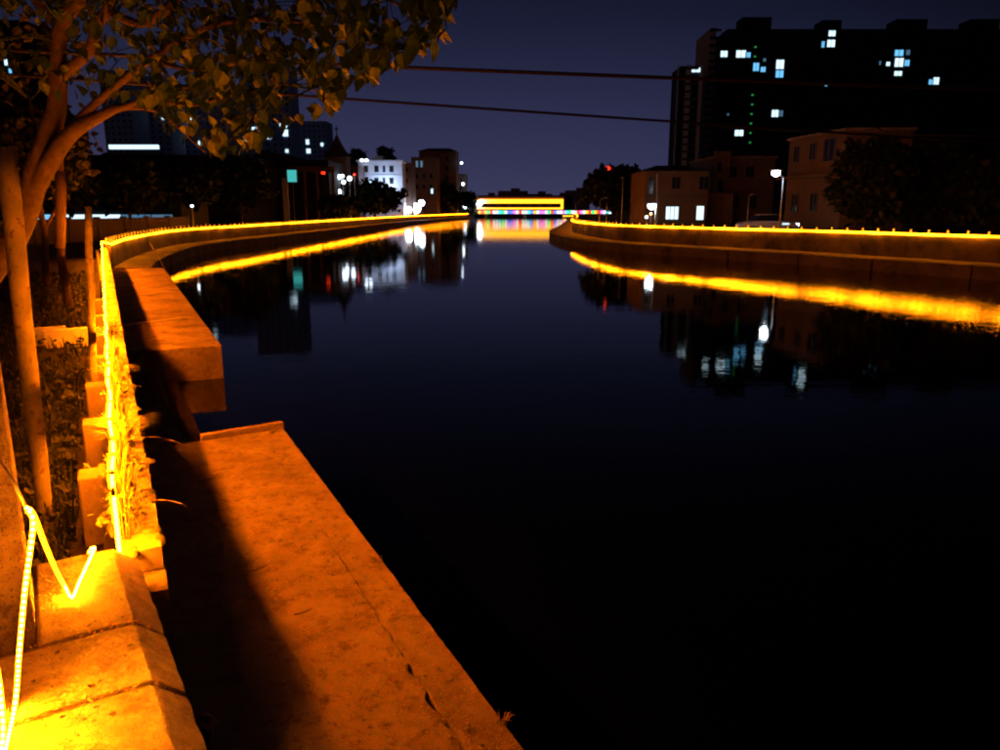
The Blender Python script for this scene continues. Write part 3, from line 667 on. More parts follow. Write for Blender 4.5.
# ------------------------------------------------------------------ trees
def limb(mb, pts, n=9):
    c = crom([Vector(p[:3]) for p in pts], 5); r_ = []
    for i in range(len(pts) - 1):
        for k in range(5): r_.append(pts[i][3] + (pts[i+1][3] - pts[i][3]) * k / 5)
    r_.append(pts[-1][3]); mb.tube(c, r_, n); return c
def pl(lst): return [(*at(x, y, D), r_) for x, y, D, r_ in lst]
base = Vector((-5.45, 7.3, 1.0))
tree = thing('shade_tree', base, 'broad-leaved tree leaning in from the left edge with lit trunk', 'tree')
twigs = []
mm = MB(); twigs += limb(mm, [(base.x, base.y, 0.9, 0.16), (base.x + 0.12, 7.2, 1.8, 0.135)] + pl([(16, 232, 7.0, .118), (37, 168, 6.9, .100), (56, 110, 6.8, .080), (58, 68, 6.7, .068), (61, 26, 6.6, .06), (80, -2, 6.5, .055), (110, -45, 6.3, .045), (150, -120, 6.0, .03)]), 12)[22:]
mm.build('trunk', M['bark'], tree, smooth=True)
limbs = [
    [(27, 205, 6.95, .085), (48, 165, 6.85, .080), (70, 134, 6.7, .068), (98, 117, 6.6, .048), (125, 107, 6.5, .028), (160, 112, 6.3, .018), (190, 138, 6.0, .010), (205, 152, 5.9, .006)],
    [(57, 78, 6.75, .055), (72, 66, 6.6, .048), (88, 53, 6.5, .04), (96, 30, 6.4, .04), (106, 12, 6.3, .04), (120, -8, 6.2, .038), (165, -60, 5.8, .03)],
    [(78, 122, 6.7, .05), (105, 95, 6.5, .03), (150, 60, 6.2, .028), (200, 30, 5.9, .022), (250, 20, 5.6, .016), (310, 24, 5.2, .012), (360, 40, 5.0, .008), (410, 48, 4.8, .005)],
    [(108, 10, 6.3, .04), (140, 24, 6.2, .03), (165, 10, 6.0, .036), (185, -8, 5.9, .032), (240, -40, 5.5, .024), (320, -30, 5.1, .016), (400, 5, 4.8, .009), (440, 20, 4.7, .005)],
    [(120, 108, 6.5, .026), (150, 100, 6.3, .016), (195, 105, 6.0, .012), (240, 92, 5.7, .010), (290, 85, 5.4, .007), (320, 92, 5.2, .004)],
    [(60, 30, 6.6, .045), (40, 5, 6.6, .035), (10, -30, 6.6, .025)],
    [(150, 60, 6.2, .022), (195, 70, 5.9, .014), (250, 62, 5.5, .010), (310, 66, 5.2, .007), (345, 85, 5.0, .004)],
    [(45, 160, 6.9, .018), (35, 130, 7.0, .014), (30, 100, 7.1, .010)],
    [(88, 112, 6.6, .02), (104, 90, 6.6, .012), (106, 70, 6.6, .008)],
]
for L in limbs:
    mm = MB(); twigs += limb(mm, pl(L))[6:]; mm.build('limb', M['bark'], tree, smooth=True)
# crown: foliage outline as seen, filled in depth
low = [(-40, 60), (0, 70), (40, 88), (90, 92), (125, 92), (160, 118), (200, 142), (240, 152), (285, 118), (330, 104), (352, 88), (380, 72), (415, 54), (440, 40), (452, 14)]
def lowy(x):
    for (x0, y0), (x1, y1) in zip(low[:-1], low[1:]):
        if x0 <= x <= x1: return y0 + (y1 - y0) * (x - x0) / (x1 - x0)
    return -50
leaf_me = []
for k in range(4):
    mm = MB(); leaf_face(mm, (0, 0, 0), 1.0, 0, 0.12 * (k - 1.5), 0.05 * k); leaf_me.append(meshdata(mm, 'leaf', M['leaf']))
cand = []
tries = 0
while len(cand) < 4300 and tries < 60000:
    tries += 1
    x = random.uniform(-60, 462); y = random.uniform(-190, 156)
    ly = lowy(x) + 9 * noise.noise(Vector((x * 0.03, 2, 1))) 
    if y > ly: continue
    g = noise.noise(Vector((x * 0.022, y * 0.03, 7.7)))
    if y > -20 and g < -0.42: continue
    if x < 130 and y > 20 and random.random() < 0.6: continue
    D = 6.9 - 2.2 * max(0, min(1, x / 420)) + random.uniform(-0.85, 0.75)
    q = at(x, y, D)
    cand.append((D * (1 if y > -30 else 9), q))
cand.sort(key=lambda c: c[0])
rest = MB()
for i, (d_, q) in enumerate(cand):
    L = random.choice((random.uniform(0.05, 0.09), random.uniform(0.075, 0.135))); a_ = random.uniform(0, 6.283); dr = random.uniform(0.5, 1.35); rl_ = random.uniform(-0.7, 0.7)
    if i < 300: piece('leaf', leaf_me[i % 4], tree, q, rot=(rl_, dr, a_), scale=(L, L * random.uniform(0.85, 1.25), L))
    else: leaf_face(rest, q, L, a_, rl_, dr)
    if i % 4 == 0 and twigs:
        n_ = min(twigs[::3], key=lambda t_: (t_ - q).length)
        if (n_ - q).length < 1.1: rest.tube([n_, (n_ + q) / 2 + Vector((0, 0, 0.05)), q], [0.006, 0.004, 0.002], 4, cap=False)
rest.build('foliage', M['leaf'], tree, kind='stuff')

def bush_tree(x, ytop, ybot, D, wpx, label, group, gz, n=900, leaf=None, trunk=True, trunkm='bark'):
    top = at(x, ytop, D); H = top.z - gz; wd = wpx * D / F
    t_ = thing('tree', (top.x, D, gz), label, 'tree', group)
    if trunk:
        mm = MB(); r0 = max(0.1, wd * 0.025); mm.tube([(top.x, D, gz - 0.1), (top.x + 0.05 * wd, D, gz + H * 0.3), (top.x, D, gz + H * 0.75)], [r0, r0 * 0.75, r0 * 0.3], 8)
        for k in range(4):
            a_ = k * 1.6 + x; s_ = Vector((top.x + 0.03 * wd, D, gz + H * (0.28 + 0.08 * k))); mm.tube([s_, s_ + Vector((math.cos(a_) * wd * .16, math.sin(a_) * wd * .16, H * .14)), s_ + Vector((math.cos(a_) * wd * .3, math.sin(a_) * wd * .3, H * .3))], [r0 * .5, r0 * .35, r0 * .1], 6)
        mm.build('trunk', M[trunkm], t_, smooth=True)
    mm = MB(); cz0 = at(x, ybot, D).z; cz = (top.z + cz0) / 2; rzz = (top.z - cz0) / 2; rx_ = wd / 2
    L0 = (leaf or max(0.28, wd * 0.06)) * 1.25; n = int(n * 2.2)
    seed = x * 0.37
    k = 0
    while k < n:
        d = Vector((random.gauss(0, 1), random.gauss(0, 1), random.gauss(0, 1))).normalized()
        rr = random.random() ** 0.33 * 0.93
        bump_ = 1 + 0.30 * noise.noise(d * 2.1 + Vector((seed, 0, 0))) + 0.14 * noise.noise(d * 5 + Vector((0, seed, 0)))
        q = Vector((top.x + d.x * rx_ * rr * bump_, D + d.y * rx_ * rr * bump_, cz + d.z * rzz * rr * bump_))
        if q.z < gz + 0.1: q.z = gz + 0.1 + random.random() * 0.4
        leaf_face(mm, q, L0 * random.uniform(0.6, 1.4), random.uniform(0, 6.28), random.uniform(-1.2, 1.2), random.uniform(-1.2, 1.2)); k += 1
    mm.build('crown', M['leaf_dark'], t_)
    return t_
GR = 'trees on the right bank'; GL = 'trees on the left bank'
bush_tree(617, 166, 211, 85, 66, 'large domed dark tree left of the brown house on the right bank', GR, 1.2, 1600, 0.55)
bush_tree(650, 172, 215, 96, 40, 'small dark tree tucked behind the domed tree', GR, 1.2, 700, 0.55)
bush_tree(876, 134, 232, 47, 84, 'dark tree in front of the orange-lit house corner', GR, 1.2, 1000, 0.32)
bush_tree(932, 142, 232, 50, 95, 'tallest dark tree between the house and the right edge', GR, 1.2, 1300, 0.36)
bush_tree(1000, 150, 232, 46, 100, 'dark tree cut off by the right edge', GR, 1.2, 1100, 0.36)
bush_tree(372, 181, 214, 152, 62, 'dark rounded tree in front of the white lit building', GL, 1.0, 1200, 0.7)
bush_tree(338, 196, 216, 120, 40, 'low dark bush-like tree below the church tower', GL, 1.0, 600, 0.6)
bush_tree(443, 184, 212, 252, 36, 'dark tree in front of the large dark block', GL, 1.0, 800, 1.2)
bush_tree(466, 192, 212, 300, 24, 'small bluish dark tree by the white lamps near the bridge', GL, 1.0, 500, 1.2)
bush_tree(357, 150, 168, 215, 16, 'left one of two small treetops above the white building', GL, 1.0, 350, 1.0)
bush_tree(385, 146, 172, 215, 16, 'right one of two small treetops above the white building', GL, 1.0, 350, 1.0)
bush_tree(235, 152, 214, 82, 74, 'wide black tree left of the cyan-lit screen', GL, 1.0, 1200, 0.4)
bush_tree(180, 158, 214, 68, 80, 'black tree below the hanging leaves on the left bank', GL, 1.0, 1100, 0.4)
bush_tree(120, 156, 212, 55, 80, 'black tree behind the boundary wall left of centre-left', GL, 1.0, 1100, 0.4)
bush_tree(62, 172, 212, 50, 60, 'black tree behind the shade tree trunk', GL, 1.0, 700, 0.4)
bush_tree(20, 88, 205, 20, 120, 'dark tree at the left edge behind the leaning trunk', GL, 1.0, 900, 0.2, trunkm='brown')
b0 = at(64, 268, 15.5); b0.z = 1.0
t2 = thing('slender_tree', b0, 'slender tree with wrapped trunk behind the leaning tree', 'tree', GL)
MB().tube([b0, b0 + Vector((-0.03, 0, 1.1)), at(60, 165, 15.5), at(50, 60, 15.5)], [.09, .08, .07, .05], 10).build('trunk', M['brown'], t2, smooth=True)
MB().tube([b0 + Vector((-0.03, 0, 1.25)), at(61, 190, 15.5), at(60, 172, 15.5)], [.105, .10, .095], 10).build('trunk_wrap', M['brown'], t2, smooth=True)
mm = MB()
for i in range(260): leaf_face(mm, at(50 + random.gauss(0, 40), 30 + random.gauss(0, 35), 15.5 + random.gauss(0, 0.8)), random.uniform(.14, .24), random.uniform(0, 6.3), random.uniform(-1, 1), random.uniform(.2, 1.3))
mm.build('crown', M['leaf_dark'], t2)

# ------------------------------------------------------------------ overhead cables
def cable(p0, p1, sag, r_, lab):
    p0, p1 = Vector(p0), Vector(p1); pts = [p0.lerp(p1, f_) - Vector((0, 0, sag * 4 * f_ * (1 - f_))) for f_ in [k / 40 for k in range(41)]]
    tag(MB().tube(pts, r_, 6).build('overhead_cable', M['black'], origin=p0), lab, 'cable', 'overhead cables')
def chord(a_, b_, D0, D1, ext0, ext1):
    p0 = at(a_[0], a_[1], D0); p1 = at(b_[0], b_[1], D1); d = p1 - p0; return p0 - d * ext0, p1 + d * ext1
p0, p1 = chord((400, 64), (690, 75), 14, 14, 1.6, 2.2); cable(p0, p1, 0.06, 0.034, 'upper black cable crossing the night sky')
p0, p1 = chord((350, 97), (700, 121), 16, 17, 1.2, 2.0); cable(p0, p1, 0.05, 0.028, 'lower black cable crossing the night sky')
p0, p1 = chord((760, 127), (930, 131), 40, 40, 0.4, 1.0); cable(p0, p1, 0.2, 0.03, 'thin cable passing over the orange-lit house roof')

# ------------------------------------------------------------------ buildings
def quadbox(mb, x0, x1, y0, y1, D, dep, gz=None):
    """box whose camera-side face spans the given pixels at distance D"""
    a_ = at(x0, y1, D); b_ = at(x1, y0, D); z0 = gz if gz is not None else a_.z
    mb.box(((a_.x + b_.x) / 2, D + dep / 2, (z0 + b_.z) / 2), (b_.x - a_.x, dep, b_.z - z0)); return a_, b_
_wm = {}
def window(root, x, y, wpx, hpx, D, matk, frame=True, off=0.06, sub=2):
    c = at(x, y, D); ww, hh = wpx * D / F, hpx * D / F
    t_ = max(0.05, 0.07 * ww)
    mm = MB(); n = max(1, sub)
    mm.box((c.x - ww/2 - t_/2, D - off/2, c.z), (t_, off, hh + 2*t_)); mm.box((c.x + ww/2 + t_/2, D - off/2, c.z), (t_, off, hh + 2*t_))
    mm.box((c.x, D - off/2, c.z + hh/2 + t_/2), (ww, off, t_)); mm.box((c.x, D - off/2 - 0.03, c.z - hh/2 - t_/2), (ww, off + 0.06, t_))
    for k in range(1, n): mm.box((c.x - ww/2 + ww*k/n, D - off/2, c.z), (t_*0.7, off, hh))
    fr = mm.build('window', M['frame'], root)
    MB().box((c.x, D - 0.016, c.z), (ww, 0.03, hh)).build('pane', M[matk], fr)
    return fr

# tall dark slab block on the right
TD = 345
tw = thing('tower_block', (at(850, 200, TD).x, TD, 1.2), 'huge dark apartment slab with a few lit windows, upper right', 'building')
mm = MB(); quadbox(mm, 717, 1060, 29, 205, TD, 18, 1.2); mm.build('main_block', M['dark'], tw)
mm = MB(); quadbox(mm, 701, 716.6, 28, 205, TD - 4, 24, 1.2); mm.build('stair_tower', M['wing'], tw)
for x0, x1, y0 in ((742, 772, 17), (822, 842, 20), (896, 928, 19), (970, 1000, 19)):
    mm = MB(); quadbox(mm, x0, x1, y0, 29, TD + 4, 9, at(0, 29, TD).z); mm.build('roof_house', M['dark'], tw)
mm = MB(); zt_ = at(0, 29, TD).z
for k in range(27):
    z = 4 + k * 3.05
    if z > zt_ - 1: break
    c0 = at(717, 100, TD).x; c1 = at(1060, 100, TD).x
    mm.box(((c0 + c1) / 2, TD - 0.1, z), (c1 - c0, 0.24, 0.22))
mm.build('floor_bands', M['slab'], tw, kind='stuff')
mm = MB()
for k in range(27):
    z = 5.4 + k * 3.05
    if z > zt_ - 1.5: break
    for j in range(44): mm.box((at(720, 100, TD).x + j * 3.5, TD - 0.03, z), (1.7, 0.1, 1.5))
mm.build('dark_windows', M['glass_dull'], tw, kind='stuff')
for k in range(26):
    z = 4 + k * 3.05
    if z > zt_ - 1: break
    MB().box((at(709, 100, TD).x, TD - 4.4, z), (4.6, 0.8, 0.9)).build('balcony', M['dark'], tw)
for x, y, a_, b_, mk in ((724, 54, 7, 6, 'win_white'), (741, 54, 10, 7, 'win_white'), (748, 55, 5, 5, 'win_cyan'), (756, 67, 6, 8, 'win_cyan'), (763, 69.5, 5, 5, 'win_cyan'), (764.5, 60, 3, 3, 'win_blue'), (780, 64.5, 8, 9, 'win_white'), (779.5, 74, 8, 7, 'win_cyan'),
                         (775, 113.5, 7, 7, 'win_white'), (781, 113.5, 4, 6, 'win_blue'), (739, 133, 9, 6, 'win_white'), (728, 114.5, 2, 2, 'win_blue'), (832, 33.5, 7, 5.5, 'win_white'), (823, 44.5, 3, 6, 'win_cyan'), (831, 43.5, 8, 7, 'win_white'), (826, 85, 2.5, 2.5, 'win_cyan'),
                         (899, 53, 9, 6, 'win_cyan'), (908, 52.5, 4, 5, 'win_blue'), (888, 64, 4, 4, 'win_white'), (899, 62.5, 9, 8.5, 'win_white'), (907, 63, 5, 6, 'win_cyan'), (898, 73.5, 8, 4.5, 'win_white'), (880, 63, 2, 4, 'win_blue'), (931, 82, 5, 5, 'win_cyan'), (936, 81, 6, 7, 'win_white')):
    window(tw, x, y, a_ * 0.9, b_ * 0.9, TD - 0.25, mk, off=0.2)
gm = meshdata(MB().box((0, 0, 0), (0.8, 0.2, 0.6)), 'exit_light', M['green'])
for x, y in ((755.5, 47), (755, 56.5), (752.5, 95), (752.2, 104.5), (751.5, 114), (751, 123.5), (750.5, 133), (750, 142.5)):
    piece('exit_light', gm, tw, at(x, y, TD - 0.4))
ND = 330
n2 = thing('tower_block', (at(686, 200, ND).x, ND, 1.2), 'narrow pale-edged tower left of the huge dark slab', 'building')
mm = MB(); quadbox(mm, 674, 700.4, 66, 205, ND, 16, 1.2); mm.build('main_block', M['dark'], n2)
for x0, x1 in ((672.5, 678), (684.5, 686.5), (695.5, 700)):
    mm = MB(); quadbox(mm, x0, x1, 65, 205, ND - 0.6, 0.59, 1.2); mm.build('corner_pillar', M['pale'], n2)
for k in range(24):
    z = 6 + k * 3.0
    if z > at(0, 68, ND).z: break
    xa, xb = at(679, 100, ND).x, at(695, 100, ND).x
    MB().box(((xa + xb) / 2 + 1, ND - 0.5, z), ((xb - xa) * 0.9, 0.9, 0.9)).build('balcony', M['slab'], n2)
window(n2, 696, 70, 8, 4, ND - 0.7, 'win_white', off=0.2)

# brown two-storey house with lit windows
def house(name, x0, x1, ytop, D, dep, gz, label, wallm, roofpk=None, roofm='tile'):
    a_ = at(x0, ytop, D); b_ = at(x1, ytop, D)
    h_ = thing(name, ((a_.x + b_.x) / 2, D, gz), label, 'building')
    MB().box(((a_.x + b_.x) / 2, D + dep / 2, (gz + a_.z) / 2), (b_.x - a_.x, dep, a_.z - gz)).build('wall', M[wallm], h_)
    if roofpk:
        zp = at(x0, roofpk, D).z; ov = 0.35; xa, xb, ya, yb = a_.x - ov, b_.x + ov, D - ov, D + dep + ov; z0 = a_.z + 0.004; ym = (ya + yb) / 2; ins = min((xb - xa) * 0.32, dep * 0.45)
        mm = MB(); v = [(xa, ya, z0), (xb, ya, z0), (xb, yb, z0), (xa, yb, z0), (xa + ins, ym, zp), (xb - ins, ym, zp)]
        mm.v = v; mm.f = [(0, 1, 5, 4), (1, 2, 5), (2, 3, 4, 5), (3, 0, 4), (3, 2, 1, 0)]; mm.build('roof', M[roofm], h_)
    else:
        mm = MB(); mm.box(((a_.x + b_.x) / 2, D + dep / 2, a_.z + 0.09), (b_.x - a_.x + 0.3, dep + 0.3, 0.17)); mm.build('roof', M['concrete_old'], h_)
    return h_
h1 = house('town_house', 646, 709, 171, 72, 8, 1.2, 'brown two-storey house with two bright white windows on the right bank', 'tan', 163)
MB().box((at(678, 196, 72).x, 71.93, at(678, 196, 72).z), (6.2, 0.14, 0.16)).build('string_course', M['brown'], h1)
window(h1, 672, 213, 12, 12, 72, 'win_white', sub=3); window(h1, 700, 213, 7, 13, 72, 'win_white', sub=1)
window(h1, 704, 183, 9, 12, 72, 'glass'); window(h1, 651, 186, 4, 16, 72, 'glass', sub=1); window(h1, 676, 183, 8, 11, 72, 'glass')
MB().tube([at(657, 174, 71.85), at(657, 196, 71.85), at(657, 224, 71.85)], 0.05, 6).build('drain_pipe', M['pale'], h1)
h2 = house('town_house', 713, 776, 158, 77, 9, 1.2, 'taller dark brown house between the lit-window house and the street lamp', 'brown')
MB().box((at(720, 180, 77).x, 76.7, at(720, 180, 77).z - 1.5), (1.5, 0.58, 8.4)).build('stair_bay', M['tan'], h2)
window(h2, 719.5, 167, 4, 9, 76.4, 'glass', sub=1); window(h2, 733, 172, 7, 10, 77, 'glass'); window(h2, 750, 172, 8, 10, 77, 'glass'); window(h2, 720, 186, 5, 12, 76.4, 'glass', sub=1); window(h2, 735, 202, 8, 12, 77, 'glass'); window(h2, 752, 202, 8, 12, 77, 'glass')
MB().box((at(714, 212, 74).x, 75.5, 2.9), (3.6, 2.9, 3.4)).build('porch', M['tan'], h2)
# house with an orange-lit side wall
za = at(778, 141, 66).z
xs0, ys0, xs1, ys1 = 24.46, 66.0, 25.5, 57.6
h3 = thing('town_house', (28, 61, 1.2), 'house with orange-lit side wall and dark front below the tower', 'building')
mm = MB(); v = [(xs0, ys0), (xs1, ys1), (30.2, ys1 - 0.3), (30.2, ys0)]
mm.v = [(x, y, 1.2) for x, y in v] + [(x, y, za) for x, y in v]; mm.f = [(0,1,5,4), (1,2,6,5), (2,3,7,6), (3,0,4,7), (4,5,6,7)]; mm.build('wall', M['tan'], h3)
mm = MB(); mm.v = [(x + (-.2 if x < 30 else .2), y + (-.2 if y < 60 else .2), za + 0.004) for x, y in v] + [(x + (-.2 if x < 30 else .2), y + (-.2 if y < 60 else .2), za + 0.2) for x, y in v]; mm.f = [(0,1,5,4), (1,2,6,5), (2,3,7,6), (3,0,4,7), (4,5,6,7), (3,2,1,0)]; mm.build('roof', M['concrete_old'], h3)
sd2 = Vector((xs1 - xs0, ys1 - ys0)); sl_ = sd2.length; sdn = sd2.normalized(); sang = math.atan2(sdn.y, sdn.x)
def side_win(f_, z, ww, hh):
    q = Vector((xs0, ys0)) + sdn * (sl_ * f_); nrm = Vector((sdn.y, -sdn.x))
    fr = MB(); 
    for dx in (-ww/2, 0, ww/2): fr.box((q.x + sdn.x*dx + nrm.x*.04, q.y + sdn.y*dx + nrm.y*.04, z), (0.07, 0.12, hh + .07), sang)
    for dz in (-hh/2, hh/2): fr.box((q.x + nrm.x*.04, q.y + nrm.y*.04, z + dz), (ww - .08, 0.14, 0.07), sang)
    o = fr.build('window', M['frame'], h3); MB().box((q.x + nrm.x*.012, q.y + nrm.y*.012, z), (ww - .08, 0.03, hh - .08), sang).build('pane', M['glass'], o)
for f_, z, ww, hh in ((0.16, 7.5, 0.9, 1.3), (0.46, 7.55, 0.9, 1.3), (0.75, 7.5, 1.5, 1.7), (0.2, 3.6, 1.0, 1.4), (0.55, 3.6, 1.0, 1.4)): side_win(f_, z, ww, hh)
q = (Vector((xs0, ys0)) + Vector((xs1, ys1))) / 2 + Vector((sdn.y, -sdn.x)) * 0.55
MB().box((q.x, q.y, 5.6), (sl_ * 0.96, 1.09, 0.22), sang).build('canopy_slab', M['tan'], h3)
mm = MB().box((28.2, 57.33, 7.4), (1.3, 0.12, 1.6)); mm.build('window', M['glass'], h3)

# low side house front right of the lamp
# street lamps
def street_lamp(px, ybase, ytop, D, gz, headpx, label, lit, arm=True, r_=0.06, bulb=0.28, energy=0, grp='street lamps'):
    tp = at(px, ytop, D); bx = tp.x
    t_ = thing('street_lamp', (bx, D, gz), label, 'street lamp', grp)
    MB().tube([(bx, D, gz), (bx, D, tp.z * 0.5 + gz * 0.5), (bx, D, tp.z)], [r_ * 1.3, r_ * 1.1, r_ * 0.8], 9).build('pole', M['metal'], t_, smooth=True)
    MB().lathe((bx, D, gz), [(r_ * 2.4, 0), (r_ * 2.4, 0.12), (r_ * 1.4, 0.2)], 10).build('base', M['metal'], t_)
    hp = at(headpx[0], headpx[1], D - 0.1)
    MB().tube([(bx, D, tp.z - 0.05), (bx * .6 + hp.x * .4, D - 0.04, tp.z + 0.12), (hp.x, D - 0.1, hp.z + 0.14)], [r_ * .7, r_ * .55, r_ * .5], 7).build('arm', M['metal'], t_, smooth=True)
    hs = MB(); hs.box((hp.x, D - 0.1, hp.z + 0.12), (bulb * 2.6, bulb * 1.3, 0.10)); hs.build('lamp_head', M['metal'], t_, bevel=0.02)
    if lit:
        MB().lathe((hp.x, D - 0.1, hp.z - bulb), [(bulb * .35, 0), (bulb * .85, bulb * .35), (bulb, bulb * .8), (bulb * .9, bulb * 1.18)], 12).build('bulb', M[lit], t_, smooth=True)
        if energy: lamp('lamp_light', (hp.x, D - 0.15, hp.z - bulb - 0.12), energy, (0.75, 0.88, 1.0), 0.15, t_)
    return t_
street_lamp(783.5, 225, 177, 52, 1.2, (776, 172), 'tall street lamp glowing white in front of the dark houses', 'flood', energy=14)
street_lamp(749, 225, 197, 62, 1.2, (752, 196), 'short unlit lamp post behind the parked car', None, bulb=0.12, r_=0.045)
street_lamp(656, 225, 203, 66, 1.2, (652, 205), 'bright white lamp at the left corner of the brown house', 'flood', bulb=0.36, energy=22)
street_lamp(600, 225, 200, 78, 1.2, (606, 199), 'unlit curved lamp post before the domed tree', None, bulb=0.14)
street_lamp(623, 225, 180, 80, 1.2, (622, 179), 'tall straight unlit lamp post before the domed tree', None, bulb=0.12)
street_lamp(576, 219, 203, 250, 1.2, (580, 203), 'tiny unlit lamp post by the right end of the bridge', None, bulb=0.3, r_=0.12)
c = at(608, 168, 84); t_ = thing('warning_mast', (c.x, 84, 1.2), 'thin mast with a red warning light above the domed tree', 'mast')
MB().tube([(c.x, 84, 1.2), (c.x, 84, c.z - 0.2)], 0.07, 7).build('mast_pole', M['metal'], t_)
MB().lathe((c.x, 84, c.z - 0.22), [(0.15, 0), (0.27, 0.1), (0.28, 0.26), (0.14, 0.4)], 10).build('red_light', M['red'], t_, smooth=True)
# small yellow and white bulbs under the corner lamp
for x, y, mk, lab in ((650.8, 214, 'led_bridge', 'small yellow bulb under the corner lamp of the brown house'), (646.5, 217, 'flood_dim', 'small white bulb low beside the brown house')):
    c = at(x, y, 66); t_ = thing('post_light', (c.x, 66, 1.2), lab, 'light', 'small lights by the brown house')
    MB().tube([(c.x, 66, 1.2), (c.x, 66, c.z - 0.1)], 0.03, 6).build('stem', M['metal'], t_)
    MB().lathe((c.x, 66, c.z - 0.11), [(0.06, 0), (0.11, 0.05), (0.12, 0.14), (0.05, 0.22)], 9).build('bulb', M[mk], t_, smooth=True)

# parked car
CX, CY = at(767, 222, 57).x, 57.0
car = thing('parked_car', (CX, CY, 1.2), 'pale parked car half hidden behind the right embankment wall', 'car')
g = 1.2
side_ = [(-2.1, .38), (-2.12, .75), (-1.95, .92), (-1.15, 1.0), (0.95, 1.0), (1.75, .88), (2.08, .72), (2.1, .38)]
mm = MB(); n_ = len(side_)
for yy, sq in ((-0.82, 1), (0.82, 1)): mm.v += [(CX + x, CY + yy, g + z) for x, z in side_]
mm.f = [tuple(range(n_ - 1, -1, -1)), tuple(range(n_, 2*n_))] + [(k, (k+1) % n_, n_ + (k+1) % n_, n_ + k) for k in range(n_)]; mm.build('body', M['carpaint'], car, bevel=0.07)
cab = [(-1.25, 0.98), (-0.75, 1.45), (0.45, 1.47), (1.05, 0.98)]
mm = MB(); 
for yy in (-0.70, 0.70): mm.v += [(CX + x, CY + yy * (1 if z < 1.2 else .86), g + z) for x, z in cab]
mm.f = [(3,2,1,0), (4,5,6,7), (0,1,5,4), (1,2,6,5), (2,3,7,6), (3,0,4,7)]; mm.build('cabin', M['glass'], car)
MB().box((CX - 0.15, CY, g + 1.475), (1.25, 1.2, 0.05)).build('roof_panel', M['carpaint'], car, bevel=0.02)
for sx in (-1.3, 1.3):
    for sy in (-0.80, 0.80):
        mm = MB(); mm.tube([(CX + sx, CY + sy - 0.1, g + 0.32), (CX + sx, CY + sy + 0.1, g + 0.32)], 0.32, 16); wh = mm.build('wheel', M['rubber'], car)
        MB().tube([(CX + sx, CY + sy - 0.115, g + 0.32), (CX + sx, CY + sy + 0.115, g + 0.32)], 0.19, 12).build('rim', M['metal'], wh)
for yy in (-0.6, 0.6): MB().box((CX + 2.04, CY + yy, g + 0.74), (0.12, 0.36, 0.18)).build('headlight', M['flood_dim'], car)
c = at(770, 222.5, 55.9); MB().box((CX + 1.1, CY - 0.835, g + 0.80), (0.5, 0.03, 0.10)).build('side_light', M['win_white'], car)

# ------------------------------------------------------------------ bridge
BD = 300
bx0, bx1 = at(478, 205, BD).x, at(562, 205, BD).x; ex1 = at(612, 205, BD).x
br = thing('lit_bridge', ((bx0 + bx1) / 2, BD, 0), 'distant bridge outlined in amber light with coloured bulbs beneath', 'bridge')
zt0, zt1 = at(500, 199.2, BD).z, at(500, 203.4, BD).z; zb0, zb1 = at(500, 207.7, BD).z, at(500, 209.2, BD).z
MB().box(((bx0 + ex1) / 2, BD + 4, 2.2), (ex1 - bx0 + 8, 8, 0.9)).build('deck', M['concrete_old'], br)
MB().box(((bx0 + bx1) / 2, BD + 4, zt0 + 0.5), (bx1 - bx0 + 1.5, 6, 0.5)).build('roof', M['redroof'], br)
for zc, hh in (((zt0 + zt1) / 2, zt0 - zt1), ((zb0 + zb1) / 2, zb0 - zb1)):
    MB().box(((bx0 + bx1) / 2, BD, zc), (bx1 - bx0, 0.3, hh)).build('light_band', M['led_bridge'], br)
for x in (bx0, bx1):
    MB().box((x, BD - 0.02, (zt0 + zb1) / 2), (0.9, 0.4, zt0 - zb1)).build('light_post', M['led_bridge'], br)
for k in range(9):
    x = bx0 + (bx1 - bx0) * k / 8; MB().box((x, BD + 6, (zt0 + 2.6) / 2), (0.4, 0.4, zt0 - 2.6)).build('column', M['brown'], br)
for k in range(4):
    x = bx0 + 3 + (ex1 - bx0 - 6) * k / 3; MB().box((x, BD + 4, 0.75), (1.2, 6, 2.2)).build('pier', M['concrete_old'], br)
cols = {'r': (1, .04, .02), 'g': (.02, .9, .2), 'c': (.05, .8, .85), 'b': (.08, .15, 1), 'w': (.85, .92, 1), 'm': (.95, .15, .8), 'y': (1, .4, .01)}
for k, v in cols.items(): M['bulb_' + k] = glow('bulb_' + k, v, 2.0 if k == 'w' else 2.6)
seq = 'yrygrwwcgwbbmwrwwcbywmmwgrbwwmcgwwrmwyrgyrmwcw'
zc = at(500, 212.2, BD).z
n_ = len(seq); bm_ = {k: meshdata(MB().box((0, 0, 0), (0.95, 0.3, 1.15)), 'bulb_panel', M['bulb_' + k]) for k in cols}
for k, ch in enumerate(seq):
    piece('bulb_panel', bm_[ch], br, (bx0 + 0.6 + (ex1 - bx0 - 1.2) * k / (n_ - 1), BD - 0.2, zc))
MB().box(((bx1 + at(576, 0, BD).x) / 2 + 1.3, BD - 5, at(500, 216, BD - 5).z), (6.5, 0.2, 0.4)).build('light_band', M['led_bridge'], br)

